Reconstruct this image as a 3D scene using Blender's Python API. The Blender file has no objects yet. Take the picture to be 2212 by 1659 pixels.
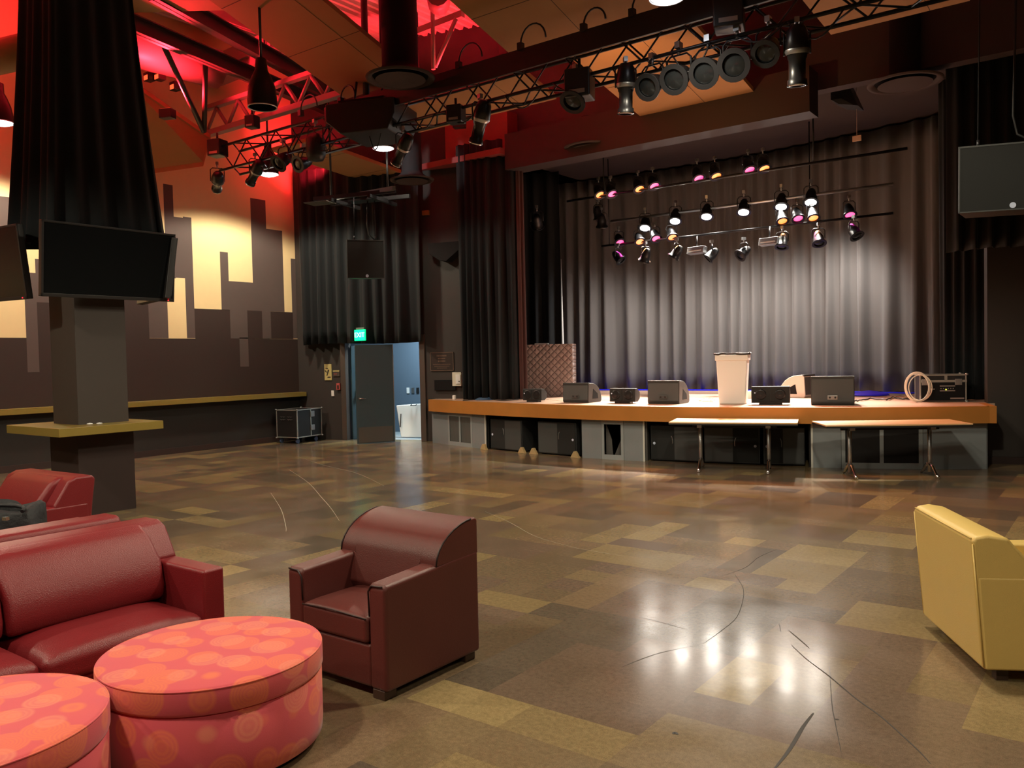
import bpy, bmesh, math, random
from mathutils import Vector, Matrix, Euler
random.seed(7)
sc = bpy.context.scene
COL = sc.collection
PI = math.pi

# ------------------------------------------------------------------ camera
W_, H_ = 2212.0, 1659.0
FPX, CX, CY = 1780.0, 1106.0, 829.5
EYE = 1.80
YAW = math.radians(36.85); ROLL = 0.022; PITCH = math.atan((CY - 771.0) / FPX)
FW = Vector((-math.sin(YAW) * math.cos(PITCH), math.cos(YAW) * math.cos(PITCH), -math.sin(PITCH)))
_r0 = Vector((math.cos(YAW), math.sin(YAW), 0)); _u0 = _r0.cross(FW)
RT = math.cos(ROLL) * _r0 - math.sin(ROLL) * _u0
UP = math.cos(ROLL) * _u0 + math.sin(ROLL) * _r0
cam_d = bpy.data.cameras.new('camera'); cam = bpy.data.objects.new('camera', cam_d); COL.objects.link(cam)
cam_d.sensor_width = 36.0; cam_d.lens = FPX / W_ * 36.0; cam_d.clip_end = 200
cam.matrix_world = Matrix(((RT.x, UP.x, -FW.x, 0), (RT.y, UP.y, -FW.y, 0), (RT.z, UP.z, -FW.z, EYE), (0, 0, 0, 1)))
sc.camera = cam

# ------------------------------------------------------------------ colour management, world
sc.view_settings.view_transform = 'Standard'; sc.view_settings.look = 'None'
sc.view_settings.gamma = 1; sc.view_settings.use_curve_mapping = False
sc.view_settings.exposure = 0.0
w = bpy.data.worlds.new('world'); sc.world = w; w.use_nodes = True
w.node_tree.nodes['Background'].inputs[0].default_value = (0.55, 0.5, 0.5, 1)
w.node_tree.nodes['Background'].inputs[1].default_value = 0.0
try:
    sc.cycles.use_denoising = True; sc.cycles.max_bounces = 6; sc.cycles.sample_clamp_indirect = 4.0
    sc.cycles.caustics_reflective = False; sc.cycles.caustics_refractive = False
except Exception: pass

TH = math.radians(16.0); CT, ST = math.cos(TH), math.sin(TH)
O = Vector((0, 0, EYE))
def ray(px, py): return FW + (px - CX) / FPX * RT - (py - CY) / FPX * UP
def Hz(px, py, z=0.0):
    d = ray(px, py); return O + d * ((z - EYE) / d.z)
def Dp(px, py, p, n):
    d = ray(px, py); n = Vector(n); return O + d * ((Vector(p) - O).dot(n) / d.dot(n))
def S(u, v, z=0.0): return Vector((u * CT - v * ST, u * ST + v * CT, z))      # stage frame -> room
def UVp(p): return Vector((p[0] * CT + p[1] * ST, -p[0] * ST + p[1] * CT, p[2]))
def Vp(px, py, v): return UVp(Dp(px, py, S(0, v), (-ST, CT, 0)))               # on plane v = const
def Wl(px, py): return Dp(px, py, (-15.42, 0, 0), (1, 0, 0))                   # on the left wall
SZ = 0.93                                                                     # stage height
def Sd(px, py): return UVp(Hz(px, py, SZ))

# ------------------------------------------------------------------ lights
def light(kind, loc, power, color=(1, 1, 1), target=None, size=0.1, spot=60, blend=0.3, shape='DISK', size_y=None):
    d = bpy.data.lights.new('lamp_' + kind.lower(), kind); d.energy = power; d.color = color
    if kind == 'AREA':
        d.shape = shape; d.size = size
        if size_y: d.size_y = size_y
    else: d.shadow_soft_size = size
    if kind == 'SPOT': d.spot_size = math.radians(spot); d.spot_blend = blend
    o = bpy.data.objects.new('light', d); COL.objects.link(o); o.location = loc
    if target is not None:
        o.rotation_euler = (Vector(target) - Vector(loc)).to_track_quat('-Z', 'Y').to_euler()
    return o
WARM = (1.0, 0.88, 0.65); COOL = (0.80, 0.92, 1.0); RED = (1.0, 0.02, 0.035)
AMB = (1.0, 0.33, 0.08); MAG = (1.0, 0.05, 0.45)
PEND = [Vector((-14.0, 5.6, 5.55)), Vector((-13.6, 10.3, 5.55)), Vector((-10.7, 10.6, 5.6)), Vector((-4.0, 8.25, 5.6)), Vector((-4.75, 7.1, 5.75)),
        Vector((-8.4, 0.0, 5.6)), Vector((-1.5, 5.5, 5.6)), Vector((-3.4, 0.0, 5.6)), Vector((-6.0, -2.5, 5.6)), Vector((3.2, 0.5, 5.6)), Vector((3.5, 10.0, 5.6))]
PPOW = [500, 480, 220, 330, 330, 660, 640, 520, 260, 380, 15]
for p, pw in zip(PEND, PPOW):
    light('SPOT', p - Vector((0, 0, 0.12)), pw, WARM, p - Vector((0, 0, 5)), 0.16, 150, 0.25)
# red uplights on the roof and the top of the left wall
for p, t, pw, sz in [((-13.3, 8.0, 6.3), (-12.0, 8.5, 9), 1300, 150), ((-13.0, 4.6, 6.3), (-13.5, 4.6, 9), 900, 150), ((-10.6, 12.6, 6.6), (-10.4, 11.8, 9), 600, 125),
                     ((-8.6, 11.6, 6.6), (-8.4, 10.6, 9), 550, 110), ((-14.2, 12.0, 6.0), (-15.4, 12.6, 7.0), 200, 120), ((-3.2, 8.6, 7.4), (-3.6, 8.6, 9), 60, 100)]:
    light('SPOT', p, pw, RED, t, 0.08, sz, 0.5)
for y in (5.0, 11.8):
    light('SPOT', (-14.1, y, 6.3), 60, RED, (-15.4, y, 6.3), 0.1, 110, 0.8)
# ------------------------------------------------------------------ materials
MATS = {}
def mat(name, col, rough=0.6, metal=0.0, emit=None, estr=1.0, var=0.0, vscale=8.0, bump=0.0, bscale=60.0, spec=0.5, coat=0.0, sheen=0.0):
    if name in MATS: return MATS[name]
    m = bpy.data.materials.new(name); m.use_nodes = True; nt = m.node_tree; b = nt.nodes['Principled BSDF']
    b.inputs['Base Color'].default_value = (*col, 1); b.inputs['Roughness'].default_value = rough
    b.inputs['Metallic'].default_value = metal; b.inputs['Specular IOR Level'].default_value = spec
    b.inputs['Coat Weight'].default_value = coat; b.inputs['Sheen Weight'].default_value = sheen
    if emit: b.inputs['Emission Color'].default_value = (*emit, 1); b.inputs['Emission Strength'].default_value = estr
    if var > 0 or bump > 0:
        tc = nt.nodes.new('ShaderNodeTexCoord')
    if var > 0:
        n = nt.nodes.new('ShaderNodeTexNoise'); n.inputs['Scale'].default_value = vscale; n.inputs['Detail'].default_value = 4
        nt.links.new(tc.outputs['Object'], n.inputs['Vector'])
        r = nt.nodes.new('ShaderNodeMapRange'); r.inputs[3].default_value = 1 - var; r.inputs[4].default_value = 1 + var
        nt.links.new(n.outputs['Fac'], r.inputs[0])
        mx = nt.nodes.new('ShaderNodeVectorMath'); mx.operation = 'SCALE'; mx.inputs[0].default_value = col
        nt.links.new(r.outputs[0], mx.inputs['Scale']); nt.links.new(mx.outputs[0], b.inputs['Base Color'])
    if bump > 0:
        n2 = nt.nodes.new('ShaderNodeTexNoise'); n2.inputs['Scale'].default_value = bscale; n2.inputs['Detail'].default_value = 3
        nt.links.new(tc.outputs['Object'], n2.inputs['Vector'])
        bp = nt.nodes.new('ShaderNodeBump'); bp.inputs['Strength'].default_value = bump; bp.inputs['Distance'].default_value = 0.01
        nt.links.new(n2.outputs['Fac'], bp.inputs['Height']); nt.links.new(bp.outputs[0], b.inputs['Normal'])
    MATS[name] = m; return m

def floor_mat():
    m = bpy.data.materials.new('vinyl_tile'); m.use_nodes = True; nt = m.node_tree; b = nt.nodes['Principled BSDF']; L = nt.links.new
    at = nt.nodes.new('ShaderNodeAttribute'); at.attribute_name = 'tile'
    tc = nt.nodes.new('ShaderNodeTexCoord')
    n = nt.nodes.new('ShaderNodeTexNoise'); n.inputs['Scale'].default_value = 34; n.inputs['Detail'].default_value = 6; n.inputs['Roughness'].default_value = 0.7
    L(tc.outputs['Object'], n.inputs['Vector'])
    r = nt.nodes.new('ShaderNodeMapRange'); r.inputs[1].default_value = 0.3; r.inputs[2].default_value = 0.7; r.inputs[3].default_value = 0.78; r.inputs[4].default_value = 1.22
    L(n.outputs['Fac'], r.inputs[0])
    n3 = nt.nodes.new('ShaderNodeTexNoise'); n3.inputs['Scale'].default_value = 240; n3.inputs['Detail'].default_value = 2
    L(tc.outputs['Object'], n3.inputs['Vector'])
    r3 = nt.nodes.new('ShaderNodeMapRange'); r3.inputs[1].default_value = 0.35; r3.inputs[2].default_value = 0.65; r3.inputs[3].default_value = 0.82; r3.inputs[4].default_value = 1.18
    L(n3.outputs['Fac'], r3.inputs[0])
    mu = nt.nodes.new('ShaderNodeMath'); mu.operation = 'MULTIPLY'; L(r.outputs[0], mu.inputs[0]); L(r3.outputs[0], mu.inputs[1])
    mx = nt.nodes.new('ShaderNodeVectorMath'); mx.operation = 'SCALE'; L(at.outputs['Color'], mx.inputs[0]); L(mu.outputs[0], mx.inputs['Scale'])
    L(mx.outputs[0], b.inputs['Base Color'])
    n2 = nt.nodes.new('ShaderNodeTexNoise'); n2.inputs['Scale'].default_value = 2.2; n2.inputs['Detail'].default_value = 5
    L(tc.outputs['Object'], n2.inputs['Vector'])
    r2 = nt.nodes.new('ShaderNodeMapRange'); r2.inputs[1].default_value = 0.3; r2.inputs[2].default_value = 0.7; r2.inputs[3].default_value = 0.14; r2.inputs[4].default_value = 0.23
    L(n2.outputs['Fac'], r2.inputs[0]); L(r2.outputs[0], b.inputs['Roughness'])
    bp = nt.nodes.new('ShaderNodeBump'); bp.inputs['Strength'].default_value = 0.05; bp.inputs['Distance'].default_value = 0.01
    n4 = nt.nodes.new('ShaderNodeTexNoise'); n4.inputs['Scale'].default_value = 5; L(tc.outputs['Object'], n4.inputs['Vector'])
    L(n4.outputs['Fac'], bp.inputs['Height']); L(bp.outputs[0], b.inputs['Normal'])
    b.inputs['Specular IOR Level'].default_value = 0.6
    return m
def dots_mat():
    m = bpy.data.materials.new('dotted_coral_fabric'); m.use_nodes = True; nt = m.node_tree; b = nt.nodes['Principled BSDF']; L = nt.links.new
    tc = nt.nodes.new('ShaderNodeTexCoord')
    def layer(scale, off, r0, cA, cB, seedcol):
        mp = nt.nodes.new('ShaderNodeMapping'); mp.inputs['Location'].default_value = off; L(tc.outputs['Object'], mp.inputs['Vector'])
        v = nt.nodes.new('ShaderNodeTexVoronoi'); v.inputs['Scale'].default_value = scale; v.inputs['Randomness'].default_value = 0.55
        L(mp.outputs[0], v.inputs['Vector'])
        s = nt.nodes.new('ShaderNodeMapRange'); s.inputs[1].default_value = r0; s.inputs[2].default_value = r0 - 0.03; s.inputs[3].default_value = 0; s.inputs[4].default_value = 1
        L(v.outputs['Distance'], s.inputs[0])
        wv = nt.nodes.new('ShaderNodeMath'); wv.operation = 'MULTIPLY'; wv.inputs[1].default_value = 95.0; L(v.outputs['Distance'], wv.inputs[0])
        sn = nt.nodes.new('ShaderNodeMath'); sn.operation = 'SINE'; L(wv.outputs[0], sn.inputs[0])
        rr = nt.nodes.new('ShaderNodeMapRange'); rr.inputs[1].default_value = -1; rr.inputs[2].default_value = 1; rr.inputs[3].default_value = 0.38; rr.inputs[4].default_value = 0.62
        L(sn.outputs[0], rr.inputs[0])
        fm = nt.nodes.new('ShaderNodeMath'); fm.operation = 'MULTIPLY'; L(s.outputs[0], fm.inputs[0]); L(rr.outputs[0], fm.inputs[1])
        c = nt.nodes.new('ShaderNodeMix'); c.data_type = 'RGBA'; c.inputs[6].default_value = (*cA, 1); c.inputs[7].default_value = (*cB, 1)
        sp = nt.nodes.new('ShaderNodeSeparateColor'); L(v.outputs['Color'], sp.inputs[0]); L(sp.outputs[0], c.inputs[0])
        return fm, c
    n = nt.nodes.new('ShaderNodeTexNoise'); n.inputs['Scale'].default_value = 5; L(tc.outputs['Object'], n.inputs['Vector'])
    base = nt.nodes.new('ShaderNodeMix'); base.data_type = 'RGBA'; base.inputs[6].default_value = (0.66, 0.085, 0.085, 1); base.inputs[7].default_value = (0.60, 0.07, 0.11, 1)
    L(n.outputs['Fac'], base.inputs[0])
    cur = base.outputs[2]
    for sc_, off, r0, cA, cB in [(5.2, (0, 0, 0), 0.47, (0.78, 0.19, 0.055), (0.80, 0.17, 0.07)), (4.6, (3.3, 1.7, 5.2), 0.40, (0.78, 0.24, 0.14), (0.72, 0.20, 0.13))]:
        f, c = layer(sc_, off, r0, cA, cB, 0)
        mx = nt.nodes.new('ShaderNodeMix'); mx.data_type = 'RGBA'; L(f.outputs[0], mx.inputs[0]); L(cur, mx.inputs[6]); L(c.outputs[2], mx.inputs[7]); cur = mx.outputs[2]
    L(cur, b.inputs['Base Color']); b.inputs['Roughness'].default_value = 0.85; b.inputs['Sheen Weight'].default_value = 0.2
    wvn = nt.nodes.new('ShaderNodeTexNoise'); wvn.inputs['Scale'].default_value = 300; L(tc.outputs['Object'], wvn.inputs['Vector'])
    bp = nt.nodes.new('ShaderNodeBump'); bp.inputs['Strength'].default_value = 0.15; bp.inputs['Distance'].default_value = 0.003
    L(wvn.outputs['Fac'], bp.inputs['Height']); L(bp.outputs[0], b.inputs['Normal'])
    return m
def mesh_mat(name, col, back, scale=160):
    m = bpy.data.materials.new(name); m.use_nodes = True; nt = m.node_tree; b = nt.nodes['Principled BSDF']; L = nt.links.new
    tc = nt.nodes.new('ShaderNodeTexCoord'); v = nt.nodes.new('ShaderNodeTexVoronoi'); v.inputs['Scale'].default_value = scale; v.inputs['Randomness'].default_value = 0
    L(tc.outputs['Object'], v.inputs['Vector'])
    s = nt.nodes.new('ShaderNodeMapRange'); s.inputs[1].default_value = 0.3; s.inputs[2].default_value = 0.5; L(v.outputs['Distance'], s.inputs[0])
    mx = nt.nodes.new('ShaderNodeMix'); mx.data_type = 'RGBA'; mx.inputs[6].default_value = (*back, 1); mx.inputs[7].default_value = (*col, 1); L(s.outputs[0], mx.inputs[0])
    L(mx.outputs[2], b.inputs['Base Color']); b.inputs['Roughness'].default_value = 0.6
    return m
def quilt_mat():
    m = bpy.data.materials.new('quilted_grey_blanket'); m.use_nodes = True; nt = m.node_tree; b = nt.nodes['Principled BSDF']; L = nt.links.new
    tc = nt.nodes.new('ShaderNodeTexCoord'); sp = nt.nodes.new('ShaderNodeSeparateXYZ'); L(tc.outputs['Object'], sp.inputs[0])
    outs = []
    for op in ('ADD', 'SUBTRACT'):
        a = nt.nodes.new('ShaderNodeMath'); a.operation = op; L(sp.outputs[0], a.inputs[0]); L(sp.outputs[2], a.inputs[1])
        c = nt.nodes.new('ShaderNodeMath'); c.operation = 'MULTIPLY'; c.inputs[1].default_value = 21.0; L(a.outputs[0], c.inputs[0])
        s = nt.nodes.new('ShaderNodeMath'); s.operation = 'SINE'; L(c.outputs[0], s.inputs[0])
        q = nt.nodes.new('ShaderNodeMath'); q.operation = 'ABSOLUTE'; L(s.outputs[0], q.inputs[0]); outs.append(q)
    mn = nt.nodes.new('ShaderNodeMath'); mn.operation = 'MINIMUM'; L(outs[0].outputs[0], mn.inputs[0]); L(outs[1].outputs[0], mn.inputs[1])
    pw = nt.nodes.new('ShaderNodeMath'); pw.operation = 'POWER'; pw.inputs[1].default_value = 0.5; L(mn.outputs[0], pw.inputs[0])
    bp = nt.nodes.new('ShaderNodeBump'); bp.inputs['Strength'].default_value = 0.8; bp.inputs['Distance'].default_value = 0.03
    L(pw.outputs[0], bp.inputs['Height']); L(bp.outputs[0], b.inputs['Normal'])
    r = nt.nodes.new('ShaderNodeMapRange'); r.inputs[2].default_value = 0.25; r.inputs[3].default_value = 0.35; r.inputs[4].default_value = 1.0; L(mn.outputs[0], r.inputs[0])
    mx = nt.nodes.new('ShaderNodeVectorMath'); mx.operation = 'SCALE'; mx.inputs[0].default_value = (0.24, 0.185, 0.18); L(r.outputs[0], mx.inputs['Scale'])
    L(mx.outputs[0], b.inputs['Base Color']); b.inputs['Roughness'].default_value = 0.8
    return m

M = dict(
    floor=floor_mat(), dots=dots_mat(), quilt=quilt_mat(),
    black=mat('black_paint', (0.012, 0.012, 0.013), 0.45), blackm=mat('black_metal', (0.015, 0.015, 0.017), 0.35, 0.4), mattblack=mat('matt_black', (0.008, 0.008, 0.009), 0.9, spec=0.2),
    chrome=mat('polished_metal', (0.75, 0.75, 0.78), 0.15, 1.0), steel=mat('brushed_steel', (0.45, 0.46, 0.47), 0.35, 0.9),
    cream=mat('cream_wall_paint', (0.80, 0.62, 0.34), 0.8, var=0.03), taupe=mat('taupe_wall_paint', (0.085, 0.062, 0.058), 0.8, var=0.05), umber=mat('umber_wall_paint', (0.030, 0.016, 0.014), 0.8, var=0.06),
    dkwall=mat('charcoal_wall_paint', (0.026, 0.022, 0.021), 0.75, var=0.06), dkwall2=mat('brown_wall_paint', (0.031, 0.026, 0.024), 0.75, var=0.06),
    roof=mat('roof_deck_paint', (0.75, 0.62, 0.62), 0.6), roofdk=mat('dark_roof_paint', (0.034, 0.021, 0.018), 0.8), beam=mat('beam_paint', (0.035, 0.02, 0.02), 0.55), duct=mat('duct_metal', (0.28, 0.2, 0.2), 0.5, 0.1), header=mat('header_paint', (0.030, 0.018, 0.017), 0.6), redbeam=mat('maroon_beam_paint', (0.25, 0.05, 0.05), 0.6),
    cloud=mat('tan_ceiling_board', (0.36, 0.195, 0.085), 0.75, var=0.04), cloudside=mat('ceiling_board_edge', (0.40, 0.17, 0.07), 0.7),
    curtain=mat('black_velour', (0.012, 0.014, 0.016), 0.9, spec=0.2, sheen=0.06, bump=0.3, bscale=200), backdrop=mat('charcoal_velour', (0.10, 0.092, 0.090), 0.92, sheen=0.2, bump=0.3, bscale=200),
    reddrape=mat('maroon_velour', (0.06, 0.02, 0.018), 0.9, sheen=0.2),
    coldk=mat('column_paint', (0.045, 0.035, 0.030), 0.7, var=0.05), ledge=mat('olive_laminate', (0.26, 0.19, 0.045), 0.28, var=0.08, vscale=20),
    screen=mat('screen_glass', (0.006, 0.007, 0.008), 0.18), bezel=mat('screen_bezel', (0.02, 0.018, 0.018), 0.35),
    deck=mat('stage_deck_wood', (0.52, 0.34, 0.25), 0.35, var=0.1, vscale=3), fascia=mat('stage_edge_oak', (0.42, 0.17, 0.035), 0.35, var=0.18, vscale=2.5),
    kick=mat('grey_stage_panel', (0.20, 0.225, 0.24), 0.5, var=0.12, vscale=2.5), kickfr=mat('pale_grey_frame', (0.27, 0.30, 0.31), 0.45), kickf=mat('pale_metal_strip', (0.55, 0.56, 0.52), 0.4), grille=mesh_mat('perforated_grille', (0.10, 0.105, 0.10), (0.02, 0.02, 0.02)),
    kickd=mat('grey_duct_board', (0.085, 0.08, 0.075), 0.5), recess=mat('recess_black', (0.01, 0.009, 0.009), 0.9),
    spk=mat('speaker_cabinet', (0.020, 0.021, 0.022), 0.5, bump=0.2, bscale=300), spkg=mat('speaker_grille', (0.048, 0.052, 0.053), 0.55, bump=0.3, bscale=500), spkf=mat('speaker_foam', (0.009, 0.010, 0.010), 0.85), orangespk=mat('wood_wedge', (0.55, 0.50, 0.45), 0.5),
    badge=mat('pale_badge', (0.55, 0.62, 0.8), 0.3), woodw=mat('raw_pine', (0.42, 0.30, 0.14), 0.7, var=0.1), tabletop=mat('maple_laminate', (0.62, 0.40, 0.20), 0.4, var=0.05), 
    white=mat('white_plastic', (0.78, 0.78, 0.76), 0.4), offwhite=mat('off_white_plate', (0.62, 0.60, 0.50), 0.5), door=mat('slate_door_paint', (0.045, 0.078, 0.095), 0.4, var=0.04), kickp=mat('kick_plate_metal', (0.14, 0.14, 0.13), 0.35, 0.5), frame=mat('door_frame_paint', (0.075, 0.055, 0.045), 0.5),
    corr=mat('corridor_blue_grey', (0.10, 0.14, 0.19), 0.6), corrfl=mat('corridor_floor', (0.45, 0.50, 0.52), 0.3), poster=mat('yellowed_card', (0.50, 0.42, 0.17), 0.6), alarm=mat('alarm_red', (0.50, 0.10, 0.09), 0.4), ink=mat('dark_ink', (0.03, 0.02, 0.015), 0.7), plaque=mat('bronze_plaque', (0.035, 0.025, 0.022), 0.45, 0.3), plaquel=mat('plaque_lettering', (0.16, 0.10, 0.07), 0.5),
    lbrown=mat('brown_leather', (0.105, 0.026, 0.022), 0.36, bump=0.25, bscale=260, var=0.12, vscale=3), lbrownd=mat('dark_piping', (0.02, 0.008, 0.008), 0.5), lred=mat('red_leather', (0.185, 0.013, 0.017), 0.36, bump=0.3, bscale=200, var=0.12, vscale=4), lyel=mat('yellow_leather', (0.66, 0.47, 0.15), 0.38, bump=0.2, bscale=260, var=0.04),
    foot=mat('dark_wood_foot', (0.05, 0.025, 0.015), 0.5), bag=mat('black_nylon', (0.008, 0.009, 0.012), 0.7, bump=0.5, bscale=40), scuff=mat('rubber_scuff', (0.035, 0.03, 0.028), 0.6), scratch=mat('pale_scratch', (0.34, 0.30, 0.22), 0.5), blue=mat('royal_blue_cloth', (0.01, 0.01, 0.75), 0.6), cable=mat('black_cable', (0.01, 0.01, 0.01), 0.5), cablew=mat('cream_cable', (0.72, 0.66, 0.55), 0.5), cableb=mat('blue_cable', (0.03, 0.08, 0.16), 0.5), tanc=mat('tan_cord', (0.42, 0.24, 0.13), 0.5),
    caster=mat('blue_caster', (0.08, 0.12, 0.25), 0.4), alu=mat('aluminium_edge', (0.42, 0.43, 0.40), 0.35, 0.6), rim=mat('lamp_rim', (0.7, 0.65, 0.65), 0.3, 0.6), pink=mat('pale_tag', (0.7, 0.5, 0.4), 0.6),
    lampw=mat('lamp_glow_white', (1, 1, 1), 0.5, emit=(0.93, 0.96, 1), estr=14), lamps=mat('spot_glow_white', (1, 1, 1), 0.5, emit=(1, 0.93, 0.82), estr=200), lampo=mat('spot_glow_amber', (1, 1, 1), 0.5, emit=(1, 0.17, 0.025), estr=3.0), lampm=mat('spot_glow_magenta', (1, 1, 1), 0.5, emit=(1, 0.03, 0.20), estr=2.6), lampr=mat('led_red', (1, 0.1, 0.1), 0.5, emit=(1, 0.10, 0.03), estr=1.6), ledg=mat('exit_green', (0, 1, 0.4), 0.5, emit=(0.0, 0.75, 0.25), estr=1.3), ledw=mat('exit_letters', (1, 1, 1), 0.5, emit=(0.35, 1.0, 0.85), estr=2.0), redled=mat('standby_led', (1, 0, 0), 0.5, emit=(1, 0.02, 0.03), estr=3), glow=mat('indicator_yellow', (1, 1, 0), 0.5, emit=(0.8, 1, 0.1), estr=1.5),
)

# ------------------------------------------------------------------ mesh builder
class MB:
    def __init__(s): s.v = []; s.f = []; s.m = []; s.mats = []; s.cm = 0; s.smooth = []; s.cols = None
    def mat(s, m):
        if m not in s.mats: s.mats.append(m)
        s.cm = s.mats.index(m); return s
    def add(s, vs, fs, smooth=False, M4=None):
        n = len(s.v)
        for p in vs:
            p = Vector(p); s.v.append(tuple(M4 @ p if M4 else p))
        for f in fs: s.f.append(tuple(i + n for i in f)); s.m.append(s.cm); s.smooth.append(smooth)
        return s
    def box(s, x0, x1, y0, y1, z0, z1, M4=None):
        vs = [(x, y, z) for z in (z0, z1) for y in (y0, y1) for x in (x0, x1)]
        return s.add(vs, [(0, 2, 3, 1), (4, 5, 7, 6), (0, 1, 5, 4), (2, 6, 7, 3), (0, 4, 6, 2), (1, 3, 7, 5)], M4=M4)
    def prism(s, poly, a, b, axis='x', M4=None, smooth=False):
        n = len(poly)
        def P3(p, t): return {'x': (t, p[0], p[1]), 'y': (p[0], t, p[1]), 'z': (p[0], p[1], t)}[axis]
        vs = [P3(p, a) for p in poly] + [P3(p, b) for p in poly]
        s.add(vs, [tuple(range(n - 1, -1, -1)), tuple(range(n, 2 * n))], M4=M4)
        k = len(s.v) - 2 * n
        for i in range(n):
            j = (i + 1) % n; s.f.append((k + i, k + j, k + n + j, k + n + i)); s.m.append(s.cm); s.smooth.append(smooth)
        return s
    def tube(s, pts, r, n=8, cap=True, M4=None, close=False):
        pts = [Vector(p) for p in pts]; vs = []; N = len(pts); prev = None
        for i, p in enumerate(pts):
            if close: t = pts[(i + 1) % N] - pts[i - 1]
            else: t = (pts[min(i + 1, N - 1)] - pts[max(i - 1, 0)])
            t = t.normalized() if t.length > 1e-9 else Vector((0, 0, 1))
            if prev is None:
                a = Vector((0, 0, 1)) if abs(t.z) < 0.9 else Vector((1, 0, 0))
                x = t.cross(a).normalized()
            else:
                x = (prev - t * prev.dot(t)).normalized()
            prev = x; y = t.cross(x); rr = r[i] if isinstance(r, (list, tuple)) else r
            for k in range(n):
                a = 2 * PI * k / n; vs.append(p + x * (rr * math.cos(a)) + y * (rr * math.sin(a)))
        fs = []
        for i in range(N if close else N - 1):
            for k in range(n):
                i2 = (i + 1) % N; k2 = (k + 1) % n
                fs.append((i * n + k, i * n + k2, i2 * n + k2, i2 * n + k))
        s.add(vs, fs, True, M4)
        if cap and not close:
            s.add([], [])
            b0 = len(s.v) - len(vs); s.f.append(tuple(b0 + k for k in range(n - 1, -1, -1))); s.m.append(s.cm); s.smooth.append(False)
            s.f.append(tuple(b0 + (N - 1) * n + k for k in range(n))); s.m.append(s.cm); s.smooth.append(False)
        return s
    def lathe(s, prof, n=24, M4=None, smooth=True, cap0=True, cap1=True):
        vs = [(r * math.cos(2 * PI * k / n), r * math.sin(2 * PI * k / n), z) for r, z in prof for k in range(n)]
        fs = [(i * n + k, i * n + (k + 1) % n, (i + 1) * n + (k + 1) % n, (i + 1) * n + k) for i in range(len(prof) - 1) for k in range(n)]
        s.add(vs, fs, smooth, M4); b0 = len(s.v) - len(vs)
        if cap0: s.f.append(tuple(b0 + k for k in range(n - 1, -1, -1))); s.m.append(s.cm); s.smooth.append(False)
        if cap1: s.f.append(tuple(b0 + (len(prof) - 1) * n + k for k in range(n))); s.m.append(s.cm); s.smooth.append(False)
        return s
    def quad(s, a, b, c, d): return s.add([a, b, c, d], [(0, 1, 2, 3)])
    def slab(s, pts, t):      # polygon given in order, extruded by vector t
        t = Vector(t); n = len(pts); vs = [Vector(p) for p in pts] + [Vector(p) + t for p in pts]
        fs = [tuple(range(n)), tuple(range(2 * n - 1, n - 1, -1))] + [(i, n + i, n + (i + 1) % n, (i + 1) % n) for i in range(n)]
        return s.add(vs, fs)
    def build(s, name, m=None, parent=None, bevel=0.0, seg=2, sub=0, loc=None, rot=None, allsmooth=False):
        me = bpy.data.meshes.new(name); me.from_pydata(s.v, [], s.f)
        mats = s.mats or ([m] if m else [])
        for k in mats: me.materials.append(k)
        for i, p in enumerate(me.polygons):
            p.material_index = s.m[i] if s.mats else 0; p.use_smooth = s.smooth[i] or allsmooth
        bm = bmesh.new(); bm.from_mesh(me); bmesh.ops.recalc_face_normals(bm, faces=bm.faces); bm.to_mesh(me); bm.free()
        o = bpy.data.objects.new(name, me); COL.objects.link(o)
        if parent: o.parent = parent
        if loc is not None: o.location = loc
        if rot is not None: o.rotation_euler = rot
        if bevel > 0:
            b = o.modifiers.new('bevel', 'BEVEL'); b.width = bevel; b.segments = seg; b.limit_method = 'ANGLE'; b.angle_limit = math.radians(35)
            for p in me.polygons: p.use_smooth = True
            wn = o.modifiers.new('wn', 'WEIGHTED_NORMAL'); wn.keep_sharp = True
        if sub: mm = o.modifiers.new('sub', 'SUBSURF'); mm.levels = sub; mm.render_levels = sub
        return o
def tag(o, label=None, cat=None, group=None, kind=None):
    if label: o['label'] = label
    if cat: o['category'] = cat
    if group: o['group'] = group
    if kind: o['kind'] = kind
    return o
def thing(name, label, cat, loc=(0, 0, 0), rotz=0.0, group=None, rot=None):
    o = bpy.data.objects.new(name, None); COL.objects.link(o); o.location = loc; o.rotation_euler = rot if rot else (0, 0, rotz); o.empty_display_size = 0.1
    return tag(o, label, cat, group)
def dup(o, parent=None):
    c = o.copy(); COL.objects.link(c); c.parent = parent
    for ch in [x for x in bpy.data.objects if x.parent == o]: dup(ch, c)
    return c
def copy_thing(src, loc, rotz=None, label=None, rot=None):
    c = dup(src); c.location = loc
    if rot is not None: c.rotation_euler = rot
    elif rotz is not None: c.rotation_euler = (0, 0, rotz)
    if label: c['label'] = label
    return c
def RX(a): return Matrix.Rotation(a, 4, 'X')
def RY(a): return Matrix.Rotation(a, 4, 'Y')
def RZ(a): return Matrix.Rotation(a, 4, 'Z')
def TR(*a): return Matrix.Translation(Vector(a))
def struct(o): o['kind'] = 'structure'; return o
def text_part(txt, name, m, parent, size, loc, rot, ext=0.002):
    c = bpy.data.curves.new(name, 'FONT'); c.body = txt; c.size = size; c.align_x = 'CENTER'; c.align_y = 'CENTER'; c.extrude = ext
    t = bpy.data.objects.new(name + '_tmp', c); COL.objects.link(t)
    dg = bpy.context.evaluated_depsgraph_get(); me = bpy.data.meshes.new_from_object(t.evaluated_get(dg)); bpy.data.objects.remove(t)
    me.materials.clear(); me.materials.append(m)
    o = bpy.data.objects.new(name, me); COL.objects.link(o); o.parent = parent; o.location = loc; o.rotation_euler = rot; return o

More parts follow.
